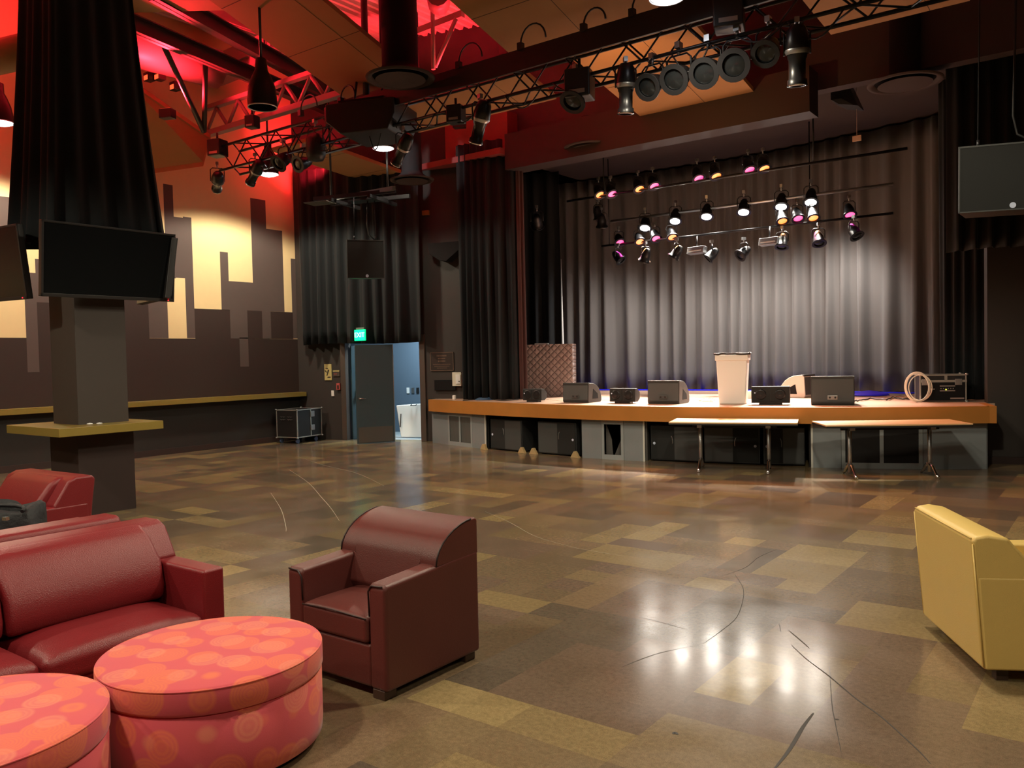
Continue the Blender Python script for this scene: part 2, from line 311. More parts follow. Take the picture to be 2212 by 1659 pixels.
# ================================================================== SETTING
# floor: mosaic of 30 cm vinyl tiles laid as random rectangles
T = 0.305; NX0, NX1, NY0, NY1 = -52, 26, -24, 64
pal = [((0.150, 0.108, 0.066), 6), ((0.180, 0.130, 0.072), 6), ((0.225, 0.165, 0.082), 4), ((0.27, 0.20, 0.095), 2), ((0.150, 0.105, 0.073), 5), ((0.115, 0.088, 0.062), 4), ((0.19, 0.132, 0.078), 4)]
bag_ = [c for c, n in pal for _ in range(n)]
grid = {}; rects = []
for j in range(NY0, NY1):
    for i in range(NX0, NX1):
        if (i, j) in grid: continue
        w0, h0 = random.choice([(1, 1), (1, 1), (2, 1), (1, 2), (1, 1), (3, 1), (1, 2), (2, 2), (2, 1), (1, 3), (3, 2), (2, 3), (2, 1)])
        c = random.choice(bag_)
        cells = [(a, b) for a in range(i, min(i + w0, NX1)) for b in range(j, min(j + h0, NY1))]
        for q in cells:
            if q not in grid: grid[q] = c
me = bpy.data.meshes.new('floor'); vs = []; fs = []; cols = []
nx = NX1 - NX0 + 1
for j in range(NY0, NY1 + 1):
    for i in range(NX0, NX1 + 1): vs.append((i * T - 0.02, j * T + 0.05, 0))
for j in range(NY0, NY1):
    for i in range(NX0, NX1):
        a = (j - NY0) * nx + (i - NX0); fs.append((a, a + 1, a + nx + 1, a + nx))
        k = random.uniform(0.93, 1.07); cols.append(tuple(x * k for x in grid[(i, j)]) + (1,))
me.from_pydata(vs, [], fs); me.materials.append(M['floor'])
ca = me.color_attributes.new('tile', 'FLOAT_COLOR', 'CORNER')
for p in me.polygons:
    for li in p.loop_indices: ca.data[li].color = cols[p.index]
fl = struct(bpy.data.objects.new('floor', me)); COL.objects.link(fl)
def strip(pxs, wd):
    b = MB(); pts = [Hz(x, y) for x, y in pxs]
    # smooth resample
    res = []
    for i in range(len(pts) - 1):
        for k in range(6):
            t = k / 6; p0 = pts[max(i - 1, 0)]; p1 = pts[i]; p2 = pts[i + 1]; p3 = pts[min(i + 2, len(pts) - 1)]
            res.append(0.5 * ((2 * p1) + (p2 - p0) * t + (2 * p0 - 5 * p1 + 4 * p2 - p3) * t * t + (3 * p1 - p0 - 3 * p2 + p3) * t ** 3))
    res.append(pts[-1]); n = len(res)
    for i, p in enumerate(res):
        d = (res[min(i + 1, n - 1)] - res[max(i - 1, 0)]); d.z = 0; d.normalize(); q = Vector((-d.y, d.x, 0)) * (wd / 2 * (0.35 + 0.65 * math.sin(PI * (i + 0.5) / n)))
        z = Vector((0, 0, 0.0012)); b.v += [tuple(p - q + z), tuple(p + q + z)]
    for i in range(n - 1): b.f.append((2 * i, 2 * i + 1, 2 * i + 3, 2 * i + 2)); b.m.append(0); b.smooth.append(False)
    return b
for pxs, wd, m in [([(1709, 1393), (1740, 1422), (1790, 1460), (1850, 1510), (1905, 1550), (1980, 1618), (2010, 1650)], 0.008, 'scuff'),
                   ([(1757, 1541), (1735, 1570), (1705, 1620), (1672, 1662)], 0.018, 'scuff'), ([(1704, 1362), (1730, 1384), (1749, 1401)], 0.008, 'scuff'),
                   ([(1683, 1346), (1687, 1366)], 0.004, 'scuff'), ([(1588, 1242), (1605, 1270), (1604, 1300), (1590, 1335), (1555, 1365), (1520, 1390)], 0.005, 'scuff'),
                   ([(1680, 1186), (1640, 1203), (1610, 1226), (1560, 1244)], 0.004, 'scuff'), ([(1792, 1440), (1797, 1520), (1804, 1560), (1817, 1625)], 0.004, 'scuff'),
                   ([(1380, 1333), (1430, 1345), (1490, 1362)], 0.004, 'scuff'), ([(1345, 1440), (1420, 1412), (1500, 1395)], 0.004, 'scuff'),
                   ([(1454, 1586), (1458, 1583), (1464, 1587)], 0.02, 'scuff'), ([(1802, 1553), (1812, 1555)], 0.014, 'scuff'),
                   ([(625, 1015), (665, 1042), (695, 1075), (715, 1098), (733, 1125)], 0.008, 'scratch'), ([(640, 985), (700, 1005), (770, 1022), (830, 1050)], 0.008, 'scratch'),
                   ([(585, 1065), (607, 1100), (617, 1135), (618, 1148)], 0.007, 'scratch'), ([(1048, 1105), (1100, 1128), (1160, 1160), (1250, 1185)], 0.006, 'scratch'), ([(1230, 1182), (1290, 1192), (1350, 1202)], 0.004, 'scratch')]:
    strip(pxs, wd).build('scuff_mark', M[m], fl)

XL = -15.42
# left wall with stepped painted blocks
def yb(px, py): return Wl(px, py).y
def zb(px, py): return Wl(px, py).z
Z6 = lambda x, y: (x / 2.676, 380 + y / 2.676)
b = MB(); b.mat(M['dkwall']); b.box(XL - 0.25, XL, -8, 13.2, 0, 9.6)
b.mat(M['cream']); b.box(XL, XL + 0.004, -8, 12.6, 2.25, 9.5)
def blk(xa, xb, ytop, ybot, mm, eps):
    (x0, yr0), (x1, yr1) = xa, xb
    p0 = Z6(x0, yr0); p1 = Z6(x1, yr1); Y0, Y1 = yb(*p0), yb(*p1)
    xm = (x0 + x1) / 2
    zt = zb(*Z6(xm, ytop)) if ytop is not None else None; zbm = zb(*Z6(xm, ybot)) if ybot is not None else 1.0
    b.mat(M[mm]); b.box(XL, XL + eps, Y0, Y1, zbm, zt)
B = {'a0': (-300, 700), 'a1': (113, 200), 'a2': (150, 900), 'a3': (220, 940), 'b0': (720, 850), 'b1': (860, 850), 'c0': (942, 50), 'c1': (1000, 150), 'c2': (1076, 800), 'c3': (1110, 400), 'd0': (1270, 450), 'd1': (1318, 500), 'd2': (1330, 850), 'd3': (1385, 1000), 'd4': (1430, 850), 'd5': (1435, 1000), 'd6': (1451, 300), 'e0': (1515, 850), 'e1': (1535, 220), 'e2': (1565, 850), 'e3': (1635, 500), 'e4': (1682, 560), 'e5': (1692, 850), 'e6': (1722, 550), 'e7': (1757, 600), 'f': (1775, 900)}
b.mat(M['umber']); b.box(XL, XL + 0.005, -8, 12.6, 1.0, zb(*Z6(600, 938)))
for a, c, t, bo, m_ in [('a0', 'a1', 105, 560, 'taupe'), ('a2', 'a3', 560, 1135, 'taupe'), ('a3', 'b0', 500, 740, 'taupe'), ('a3', 'b0', 740, 945, 'umber'), ('b0', 'b1', 600, 945, 'umber'), ('b1', 'c0', 600, 938, 'taupe'),
                        ('c0', 'c1', 50, 590, 'taupe'), ('c1', 'c2', 240, 590, 'taupe'), ('c2', 'c3', 240, 938, 'taupe'), ('c3', 'd1', 770, 942, 'umber'), ('d0', 'd1', 440, 775, 'taupe'), ('d1', 'd6', 612, 776, 'taupe'), ('d1', 'd6', 776, 942, 'umber'),
                        ('d6', 'e1', 135, 780, 'taupe'), ('d6', 'e1', 780, 942, 'umber'), ('e1', 'e3', 312, 784, 'taupe'), ('e1', 'e5', 786, 942, 'umber'), ('e4', 'e6', 480, 940, 'taupe'), ('e6', 'f', 637, 940, 'taupe')]:
    blk(B[a], B[c], t, bo, m_, 0.006)
for a, c, t, bo in [('d2', 'd4', 775, 940), ('d3', 'd5', 935, 1103), ('e0', 'e2', 780, 940)]: blk(B[a], B[c], t, bo, 'taupe', 0.007)
struct(b.build('wall_left'))
b = MB(); b.box(XL, XL + 0.03, -8, 12.3, 0, 0.12); struct(b.build('baseboard_left', M['umber']))
# drink rail along the left wall
t = thing('wall_counter', 'long narrow olive laminate counter running along the stepped cream and brown wall', 'counter', (XL, 0, 0))
MB().box(0.0, 0.24, -3, 12.35, 1.085, 1.10).build('counter_top', M['ledge'], t, bevel=0.004)
MB().box(0.20, 0.24, -3, 12.35, 1.0, 1.085).build('front_edge', M['ledge'], t, bevel=0.004)
# back wall (v = 16.1) with door opening
VW = 16.1
def suv(name, u0, u1, v0, v1, z0, z1, m, parent=None, bevel=0.0):
    vs = [S(u, v, z) for z in (z0, z1) for v in (v0, v1) for u in (u0, u1)]
    b = MB(); b.add(vs, [(0, 2, 3, 1), (4, 5, 7, 6), (0, 1, 5, 4), (2, 6, 7, 3), (0, 4, 6, 2), (1, 3, 7, 5)]); return b.build(name, m, parent, bevel=bevel)
DU0, DU1, DH = Vp(750, 951, VW).x, Vp(914.5, 953, VW).x, 2.25
b = MB()
def sbox(b, u0, u1, v0, v1, z0, z1, m=None):
    if m: b.mat(m)
    vs = [S(u, v, z) for z in (z0, z1) for v in (v0, v1) for u in (u0, u1)]
    return b.add(vs, [(0, 2, 3, 1), (4, 5, 7, 6), (0, 1, 5, 4), (2, 6, 7, 3), (0, 4, 6, 2), (1, 3, 7, 5)])
sbox(b, -12.0, DU0, VW, VW + 0.2, 0, 9.6); sbox(b, DU1, -5.95, VW, VW + 0.2, 0, 9.6); sbox(b, DU0, DU1, VW, VW + 0.2, DH, 9.6)
struct(b.build('wall_back', M['dkwall2']))
b = MB()
sbox(b, DU0 - 0.10, DU0 + 0.03, VW - 0.04, VW + 0.2, 0, DH); sbox(b, DU1 - 0.03, DU1 + 0.10, VW - 0.04, VW + 0.2, 0, DH); sbox(b, DU0 - 0.10, DU1 + 0.10, VW - 0.04, VW + 0.2, DH - 0.02, DH + 0.08)
struct(b.build('trim_1', M['frame'], bevel=0.006))
# corridor behind
b = MB(); sbox(b, DU0 - 2, DU1 + 1.5, VW + 0.2, VW + 2.2, -0.02, 0.003, M['corrfl']); struct(b.build('floor_corridor'))
b = MB(); sbox(b, DU0 - 2, DU1 + 1.5, VW + 2.0, VW + 2.2, 0, 3.2, M['corr']); sbox(b, DU0 - 2, DU0 - 1.9, VW + 0.2, VW + 2.2, 0, 3.2); sbox(b, DU1 + 1.4, DU1 + 1.5, VW + 0.2, VW + 2.2, 0, 3.2); sbox(b, DU0 - 2, DU1 + 1.5, VW + 0.2, VW + 2.2, 3.0, 3.2)
struct(b.build('wall_corridor'))
light('AREA', S(DU1 - 0.5, VW + 0.7, 2.9), 110, (0.72, 0.92, 1.0), S(DU1 - 0.5, VW + 1.2, 0), 0.7)
# open slate door leaf
hinge = Hz(852, 954.5); latch = Hz(772, 960); dv = latch - hinge; LW = dv.length; ang = math.atan2(dv.y, dv.x)
t = bpy.data.objects.new('door_1', None); COL.objects.link(t); t.location = hinge; t.rotation_euler = (0, 0, ang); struct(t)
MB().box(0, LW, -0.022, 0.022, 0.01, 2.13).build('door_leaf', M['door'], t, bevel=0.003)
MB().box(0.03, LW - 0.03, 0.022, 0.026, 0.03, 0.36).build('kick_plate', M['kickp'], t)
MB().box(0.03, LW - 0.03, -0.026, -0.022, 0.03, 0.36).build('kick_plate', M['kickp'], t)
b = MB(); 
for sg in (1, -1):
    b.tube([(LW - 0.07, 0.02 * sg, 0.98), (LW - 0.07, 0.065 * sg, 0.98), (LW - 0.20, 0.07 * sg, 0.975)], 0.011); b.lathe([(0.03, 0), (0.03, 0.01)], 16, TR(LW - 0.07, 0.032 * sg if sg > 0 else -0.022, 0.98) @ RX(PI / 2))
b.build('door_handle', M['chrome'], t)
MB().box(-0.015, 0.0, -0.03, 0.03, 0.01, 2.13).build('door_edge', M['steel'], t)
# inner door leaf with push bar, seen in the gap
t = bpy.data.objects.new('door_2', None); COL.objects.link(t); t.location = S(DU0 + 0.08, VW + 0.12, 0); t.rotation_euler = (0, 0, TH + math.radians(62)); struct(t)
MB().box(0, 0.9, -0.022, 0.022, 0.01, 2.13).build('door_leaf', M['door'], t, bevel=0.003)
MB().box(0.08, 0.85, -0.09, -0.03, 0.93, 1.02).build('push_bar', M['blackm'], t, bevel=0.008)
MB().box(0.10, 0.16, -0.05, -0.022, 1.04, 1.14).build('latch_plate', M['steel'], t)
# right wall, rear walls, far right
b = MB(); sbox(b, 2.32, 12, 14.4, 14.65, 0, 9.6); struct(b.build('wall_right', M['dkwall2']))
b = MB(); sbox(b, 2.32, 12, 14.36, 14.4, 0, 0.11); struct(b.build('baseboard_right', M['umber']))
b = MB(); b.box(8.0, 8.2, -8, 16, 0, 9.6); struct(b.build('wall_side', M['dkwall2']))
b = MB(); b.box(-15.6, 8.2, -7.8, -7.6, 0, 9.6); struct(b.build('wall_rear', M['dkwall2']))
# roof deck: corrugated
b = MB(); b.mat(M['roof'])
x = -15.5
prof = []
while x < 8.2:
    prof += [(x, 8.7), (x + 0.07, 8.7), (x + 0.10, 8.78), (x + 0.17, 8.78)]; x += 0.2
k0 = len(prof); vs = [(p[0], -7.7, p[1]) for p in prof] + [(p[0], 20, p[1]) for p in prof]
b.add(vs, [(i, i + 1, k0 + i + 1, k0 + i) for i in range(k0 - 1)])
struct(b.build('ceiling'))
# dark lowered ceiling over the stage with its front face (header)
b = MB(); b.mat(M['roofdk'])
YH = 13.75
b.box(-11.2, 7.5, YH + 0.25, 24, 6.25, 6.4)
struct(b.build('ceiling_stage'))
b = MB(); b.box(-12.1, 7.6, YH, YH + 0.25, 5.98, 8.8); struct(b.build('trim_2', M['header']))
# red painted beam box at the left end of the header
b = MB(); b.mat(M['redbeam']); p = Dp(922, 372, (0, 13.4, 0), (0, 1, 0)); q = Dp(1097, 330, (0, 13.4, 0), (0, 1, 0))
b.box(p.x - 0.8, q.x, 13.4, 13.75, p.z, p.z + 0.9); b.box(p.x - 0.8, q.x, 13.15, 13.4, p.z, p.z + 0.12)
b.mat(M['header']); b.box(q.x, q.x + 6, 13.3, 13.75, q.z - 0.36, q.z + 0.35)
struct(b.build('trim_3'))
# stage house walls
b = MB(); sbox(b, -9.5, 8, 22.6, 22.8, 0, 6.5, M['dkwall']); sbox(b, -9.5, -9.3, 18.4, 22.8, 0, 6.5); sbox(b, 5.0, 5.2, 14.6, 22.8, 0, 6.5)
struct(b.build('wall_stage'))

# ================================================================== STAGE
UC, V0, KK = -0.53, 13.40, 0.0456
def vf(u): return V0 + KK * (u - UC) ** 2
st = thing('stage', 'curved raised stage with oak edge over grey kick panels', 'stage', (0, 0, 0))
UL, UR = -7.92, 2.22
us = [UL + (UR - UL) * i / 48 for i in range(49)]
b = MB(); front = [S(u, vf(u) - 0.10, 0) for u in us]; back = [S(7.0, 14.45, 0), S(7.0, 22.6, 0), S(-9.3, 22.6, 0), S(-9.3, 16.35, 0), S(-7.92, 16.1 if vf(UL) > 16.05 else 16.08, 0)]
poly = front + [S(UR, 14.38, 0), S(5, 14.66, 0), S(5, 22.6, 0), S(-9.3, 22.6, 0), S(-9.3, 18.4, 0), S(-6.62, 18.4, 0), S(-5.95, 16.32, 0), S(-5.95, 16.09, 0), S(-7.9, 16.09, 0)]
b.slab([Vector((p.x, p.y, SZ - 0.04)) for p in poly], (0, 0, 0.04)); b.build('deck', M['deck'], st)
b = MB(); n = len(us)
vs = [S(u, vf(u) - 0.13, z) for u in us for z in (SZ - 0.245, SZ + 0.002)] + [S(u, vf(u) - 0.02, z) for u in us for z in (SZ - 0.245, SZ + 0.002)]
fs = []
for i in range(n - 1):
    a = 2 * i; c = 2 * n + 2 * i
    fs += [(a, a + 2, a + 3, a + 1), (c, c + 1, c + 3, c + 2), (a + 1, a + 3, c + 3, c + 1), (a, c, c + 2, a + 2)]
fs += [(0, 1, 2 * n + 1, 2 * n), (2 * n - 2, 4 * n - 2, 4 * n - 1, 2 * n - 1)]
b.add(vs, fs); b.build('fascia', M['fascia'], st)
b = MB(); sbox(b, UR - 0.02, UR + 0.09, vf(UR) - 0.13, 14.38, SZ - 0.245, SZ + 0.002); b.build('fascia_return', M['fascia'], st)
ZT = SZ - 0.245
def u_at(px, py): return UVp(Hz(px, py)).x
def arcpanel(b, u0, u1, z0, z1, off=0.0, th=0.03, n=8):
    uu = [u0 + (u1 - u0) * i / n for i in range(n + 1)]
    vs = [S(u, vf(u) + off, z) for u in uu for z in (z0, z1)] + [S(u, vf(u) + off + th, z) for u in uu for z in (z0, z1)]
    N = n + 1; fs = []
    for i in range(n):
        a = 2 * i; c = 2 * N + 2 * i; fs += [(a, a + 2, a + 3, a + 1), (c, c + 1, c + 3, c + 2), (a + 1, a + 3, c + 3, c + 1), (a, c, c + 2, a + 2)]
    fs += [(0, 1, 2 * N + 1, 2 * N), (2 * N - 2, 4 * N - 2, 4 * N - 1, 2 * N - 1)]
    return b.add(vs, fs)
uA = UL + 0.02; uG0, uG1 = -7.36, -6.62; uB = -6.27
uC, uD = -4.02, -2.87
uE, uF = -0.19, 2.2
def kick(u0, u1, name='kick_panel', m='kick', z0=0.0, z1=None): return arcpanel(MB(), u0, u1, z0, z1 if z1 else ZT, 0, 0.03).build(name, M[m], st)
kick(uA, uG0); kick(uG1, uB)
def framed(u0, u1, cells, z0=0.03, z1=ZT - 0.03, gm='grille', bar=0.05):
    b = MB(); arcpanel(b, u0, u1, 0.0, z0 + bar, -0.004); arcpanel(b, u0, u1, z1 - bar, ZT, -0.004); arcpanel(b, u0, u0 + bar, z0, z1, -0.004); arcpanel(b, u1 - bar, u1, z0, z1, -0.004)
    w = (u1 - u0) / cells
    for i in range(1, cells): arcpanel(b, u0 + w * i - bar / 2, u0 + w * i + bar / 2, z0, z1, -0.004)
    fr = b.build('vent_frame', M['kickfr'], st)
    for i in range(cells):
        if gm: arcpanel(MB(), u0 + w * i + bar / 2, u0 + w * (i + 1) - bar / 2, z0 + bar, z1 - bar, 0.012, 0.01).build('grille', M[gm] if gm != 'dark' else M['recess'], fr)
    return fr
framed(uG0, uG1, 2)
arcpanel(MB(), uB, uB + 0.03, 0, ZT, -0.008, 0.05).build('metal_strip', M['kickf'], st)
kick(uC, uC + 0.38); framed(uC + 0.385, uC + 0.80, 1, gm=None); kick(uC + 0.805, uD)
arcpanel(MB(), uD, uD + 0.03, 0, ZT, -0.008, 0.05).build('metal_strip', M['kickf'], st)
arcpanel(MB(), uE - 0.03, uE, 0, ZT, -0.008, 0.05).build('metal_strip', M['kickf'], st)
kick(uE, uE + 0.40); framed(uE + 0.405, uE + 1.53, 2, gm='dark', bar=0.055); kick(uE + 1.535, uE + 2.0); kick(uE + 2.0, uF)
b = MB()
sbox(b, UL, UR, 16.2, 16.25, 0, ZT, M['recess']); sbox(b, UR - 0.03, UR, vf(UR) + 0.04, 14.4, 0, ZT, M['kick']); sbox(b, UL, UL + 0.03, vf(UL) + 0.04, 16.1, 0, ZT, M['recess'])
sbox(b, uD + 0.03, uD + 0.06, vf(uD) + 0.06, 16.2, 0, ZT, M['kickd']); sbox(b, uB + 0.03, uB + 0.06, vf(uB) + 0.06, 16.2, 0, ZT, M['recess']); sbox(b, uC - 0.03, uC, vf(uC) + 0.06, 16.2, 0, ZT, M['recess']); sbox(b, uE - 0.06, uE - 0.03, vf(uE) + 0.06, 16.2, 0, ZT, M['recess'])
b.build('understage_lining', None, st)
# slanted board behind open vent
b = MB(); b.mat(M['kickd']); uu0, uu1 = uC + 0.44, uC + 0.78; vv = vf(uu0) + 0.12
b.slab([S(uu0, vv, 0.62), S(uu0 + 0.10, vv, 0.33), S(uu0 + 0.12, vv, 0.05), S(uu0, vv, 0.05)], S(0, 0.02) )
b.slab([S(uu0 + 0.14, vv + 0.02, 0.05), S(uu1, vv + 0.02, 0.52), S(uu1, vv + 0.02, 0.05)], S(0, 0.02))
b.build('slanted_board', None, st)

# ---------- subwoofers under the stage
def sub_proto():
    t = thing('subwoofer', 'x', 'speaker', (0, 0, 0), 0, 'subwoofers stored under the stage')
    MB().box(-0.44, 0.44, 0, 0.6, 0.02, 0.60).build('cabinet', M['spk'], t, bevel=0.008)
    MB().box(-0.42, -0.02, -0.012, 0.0, 0.04, 0.58).build('grille', M['spkf'], t)
    MB().box(-0.02, 0.42, -0.012, 0.0, 0.04, 0.58).build('grille', M['spkg'], t)
    MB().lathe([(0.022, 0), (0.022, 0.006)], 16, TR(-0.37, -0.012, 0.30) @ RX(PI / 2) ).build('badge', M['badge'], t)
    b = MB(); b.tube([(-0.08 + 0.03 * math.sin(a), -0.014, 0.33 + 0.10 * math.cos(a)) for a in [0.2 + 0.25 * i for i in range(8)]], 0.006, 6); b.build('cone_edge', M['steel'], t)
    return t
s0 = sub_proto()
def tilt_at(u): return TH + math.atan(2 * KK * (u - UC))
subs = [(-5.74, 'black subwoofer under the left end of the stage between grey vent panel and gap', False, 1.0), (-4.56, 'black subwoofer under stage beside grey panel with the open vent', True, 1.0),
        (-2.33, 'dark subwoofer behind left leg of the folding table under stage', False, 1.0), (-1.42, 'dark subwoofer in the middle of the bay behind the left folding table', True, 1.0), (-0.62, 'dark subwoofer with pale badge behind right leg of left folding table', False, 0.7)]
for i, (u, lab, mir, sx) in enumerate(subs):
    o = s0 if i == 0 else dup(s0)
    dz = 0.05 if i < 2 else 0.14
    o.location = S(u, vf(u) + dz, 0.0); o.rotation_euler = (0, 0, tilt_at(u)); o['label'] = lab; o.scale = ((-1 if mir else 1) * sx, 1, 1)
wp = None
for (px, py), lab in zip([(1047, 971), (1130, 978), (1158, 979), (1244, 988)], ['small pine wedge at left foot of the first subwoofer by the metal strip', 'small pine wedge at right foot of the first subwoofer', 'small pine wedge at left foot of the second subwoofer', 'small pine wedge at right foot of the second subwoofer beside grey panel']):
    p = UVp(Hz(px, py)); 
    if wp is None:
        wp = MB().prism([(-0.09, 0), (0.09, 0), (0.02, 0.11), (-0.02, 0.11)], -0.03, 0.03, 'y').build('wood_wedge', M['woodw'], bevel=0.003); o = wp
    else: o = wp.copy(); COL.objects.link(o)
    o.location = S(p.x, min(p.y, vf(p.x) - 0.01) - 0.03, 0); o.rotation_euler = (0, 0, tilt_at(p.x)); tag(o, lab, 'wedge', 'pine wedges holding the subwoofers')

# ---------- things on the deck
def small_speaker(lab, u, v, w, h, rz):
    t = thing('fill_speaker', lab, 'speaker', S(u, v, SZ), TH + rz, 'small front fill speakers along the stage edge')
    prof = [(0, 0.03), (0, h), (0.10, h), (0.20, h * 0.72), (0.20, h * 0.30), (0.12, 0.03)]
    MB().prism(prof, -w / 2, w / 2, 'x').build('cabinet', M['spk'], t, bevel=0.006)
    MB().box(-w / 2 + 0.01, -0.004, -0.01, 0, 0.045, h - 0.015).build('grille', M['spkf'], t, bevel=0.004); MB().box(0.004, w / 2 - 0.01, -0.01, 0, 0.045, h - 0.015).build('grille', M['spkf'], t, bevel=0.004)
    for s_ in (-1, 1):
        MB().lathe([(0.085, 0), (0.085, 0.006), (0.06, 0.006), (0.03, 0.002), (0.012, 0.008)], 24, TR(s_ * w / 4, -0.009, h / 2 + 0.02) @ RX(PI / 2)).build('driver', M['blackm'], t)
    MB().box(-w * 0.42, -w * 0.42 + 0.02, -0.016, -0.01, h * 0.62, h * 0.62 + 0.02).build('badge', M['badge'], t)
    MB().box(-w * 0.3, w * 0.3, 0.0, 0.12, 0, 0.03).build('base_bracket', M['blackm'], t)
    return t
def wedge(lab, u, v, w, h, rz, bodym='spk', plate=True):
    t = thing('stage_monitor', lab, 'speaker', S(u, v, SZ), TH + rz, 'floor monitor wedges on the stage')
    d = 0.50
    prof = [(0.0, 0.0), (-0.02, 0.04), (0.0, h - 0.02), (0.02, h), (0.10, h)] + [(0.10 + (d - 0.10) * math.sin(a), 0.06 + (h - 0.06) * math.cos(a)) for a in [0.25, 0.5, 0.8, 1.1, 1.35, 1.5]] + [(d, 0.03), (d - 0.03, 0.0)]
    MB().prism(prof, -w / 2, w / 2, 'x').build('cabinet', M[bodym], t, bevel=0.012)
    MB().slab([(-w / 2 + 0.015, -0.026, 0.055), (w / 2 - 0.015, -0.026, 0.055), (w / 2 - 0.015, -0.006, h - 0.04), (-w / 2 + 0.015, -0.006, h - 0.04)], (0, 0.008, 0)).build('rear_panel', M['spkg'], t)
    MB().box(-w / 2, w / 2, -0.006, 0.03, h - 0.028, h + 0.006).build('top_rail', M['spk'], t, bevel=0.005)
    if plate:
        b = MB(); b.box(-0.075, 0.075, -0.034, -0.022, 0.085, 0.155); pl = b.build('socket_plate', M['spkg' if plate == 1 else 'steel'], t, bevel=0.01)
        for s_ in (-0.04, 0.04): MB().lathe([(0.016, 0), (0.016, 0.006)], 14, TR(s_, -0.034, 0.12) @ RX(PI / 2)).build('socket', M['black'], pl)
    for s_ in (-1, 1):
        x = s_ * w / 2
        b = MB(); b.prism([(0.14, 0.07), (0.36, 0.07), (0.34, 0.16), (0.17, 0.25)], x - 0.002 * s_, x + 0.003 * s_, 'x'); b.build('side_recess', M['mattblack'], t)
    return t
def at_px(x0, x1, yb_): a = Sd(x0, yb_); c = Sd(x1, yb_); return a, c
small_speaker('small black twin fill speaker leftmost on the stage edge before the quilted cover', -5.24, 14.82, 0.42, 0.25, math.radians(-13))
small_speaker('small black twin fill speaker between the two dark floor wedges', -3.38, 14.36, 0.50, 0.27, math.radians(-13))
small_speaker('small black twin fill speaker beside the tall white bin', -0.84, 13.98, 0.60, 0.30, math.radians(0))
wedge('dark floor monitor wedge in front of the quilted cover', -4.30, 14.58, 0.54, 0.36, math.radians(-13), plate=1)
wedge('dark floor monitor wedge with tan cord left of the white bin', -2.62, 14.22, 0.58, 0.40, math.radians(-11), plate=1)
wedge('dark floor monitor wedge with steel socket plate right of the orange one', 0.10, 13.92, 0.64, 0.45, math.radians(-1), plate=2)
t = wedge('floor monitor wedge lit orange, turned sideways further back on stage', -0.28, 16.2, 0.42, 0.42, math.radians(64), 'orangespk', 0)
# tall white bin with liner
bu = Sd(1585, 873)
t = thing('waste_bin', 'tall white tapered waste bin with dark liner at the stage edge', 'bin', S(-1.46, 14.12, SZ), TH)
w0, w1, hh, d0, d1 = 0.215, 0.255, 0.83, 0.18, 0.22
b = MB(); b.add([(-w0, -0.0, 0), (w0, 0, 0), (w0, 2 * d0, 0), (-w0, 2 * d0, 0), (-w1, -0.03, hh), (w1, -0.03, hh), (w1, 2 * d1, hh), (-w1, 2 * d1, hh)], [(3, 2, 1, 0), (0, 1, 5, 4), (1, 2, 6, 5), (2, 3, 7, 6), (3, 0, 4, 7)])
b.build('bin_body', M['white'], t, bevel=0.02)
b = MB(); b.box(-w1 - 0.012, w1 + 0.012, -0.045, 2 * d1 + 0.012, hh - 0.10, hh - 0.005); b.build('rim', M['white'], t, bevel=0.01)
pts = [(-w1 - 0.02, -0.05), (w1 + 0.02, -0.05), (w1 + 0.02, 2 * d1 + 0.02), (-w1 - 0.02, 2 * d1 + 0.02)]
ring = []
for i in range(4):
    a, c = Vector(pts[i]), Vector(pts[(i + 1) % 4])
    for k in range(8): q = a.lerp(c, k / 8); ring.append((q.x, q.y, hh + 0.01 + random.uniform(-0.008, 0.012)))
MB().tube(ring, 0.016, 8, close=True).build('liner', M['bag'], t)
MB().lathe([(0.0, 0), (0.02, 0.01), (0.025, 0.03), (0.0, 0.05)], 8, TR(w1 + 0.03, 0.0, hh - 0.01)).build('liner_knot', M['bag'], t)
# quilted cover over a cabinet
cu0, cu1 = Sd(1147, 857).x, Sd(1268, 852).x
t = thing('covered_cabinet', 'upright cabinet under a grey diamond quilted cover behind the left curtain edge', 'cabinet', S(-5.60, 16.62, SZ), TH + math.radians(11))
b = MB(); NXq, NZq = 24, 18; W2, Hq, Dq = 1.24, 1.12, 0.6
def qpt(i, j, s_):
    fx = i / NXq; fz = j / NZq; x = (fx - 0.5) * W2 * (1.0 - 0.02 * (1 - fz)); z = fz * Hq
    y = -0.02 * math.sin(fx * 9 + fz * 4) * (1 - fz) - 0.02 * math.sin(fx * 23) * (1 - fz) ** 2
    return (x, y, z)
vs = [qpt(i, j, 0) for j in range(NZq + 1) for i in range(NXq + 1)]; fs = [(j * (NXq + 1) + i, j * (NXq + 1) + i + 1, (j + 1) * (NXq + 1) + i + 1, (j + 1) * (NXq + 1) + i) for j in range(NZq) for i in range(NXq)]
b.add(vs, fs, True); tp = [vs[NZq * (NXq + 1) + i] for i in range(NXq + 1)]
b.add(tp + [(p[0], Dq, p[2] + 0.01) for p in tp], [(i, i + 1, NXq + 2 + i, NXq + 1 + i) for i in range(NXq)], True)
for side in (0, NXq):
    c = [vs[j * (NXq + 1) + side] for j in range(NZq + 1)]; b.add(c + [(p[0] + (0.02 if side else -0.02), Dq, p[2]) for p in c], [(j, j + 1, NZq + 2 + j, NZq + 1 + j) for j in range(NZq)], True)
b.build('quilted_cover', M['quilt'], t)
MB().box(-W2 / 2 + 0.02, W2 / 2 - 0.02, 0.04, Dq - 0.02, 0.0, Hq - 0.02).build('cabinet_body', M['black'], t)
b = MB(); b.box(-0.20, 0.08, 0.1, 0.35, Hq + 0.005, Hq + 0.03); tag(b.build('paper_stack', M['white'], loc=S(-5.60, 16.62, SZ), rot=(0, 0, TH + math.radians(11))), 'few white papers lying on top of the quilted cover', 'paper')
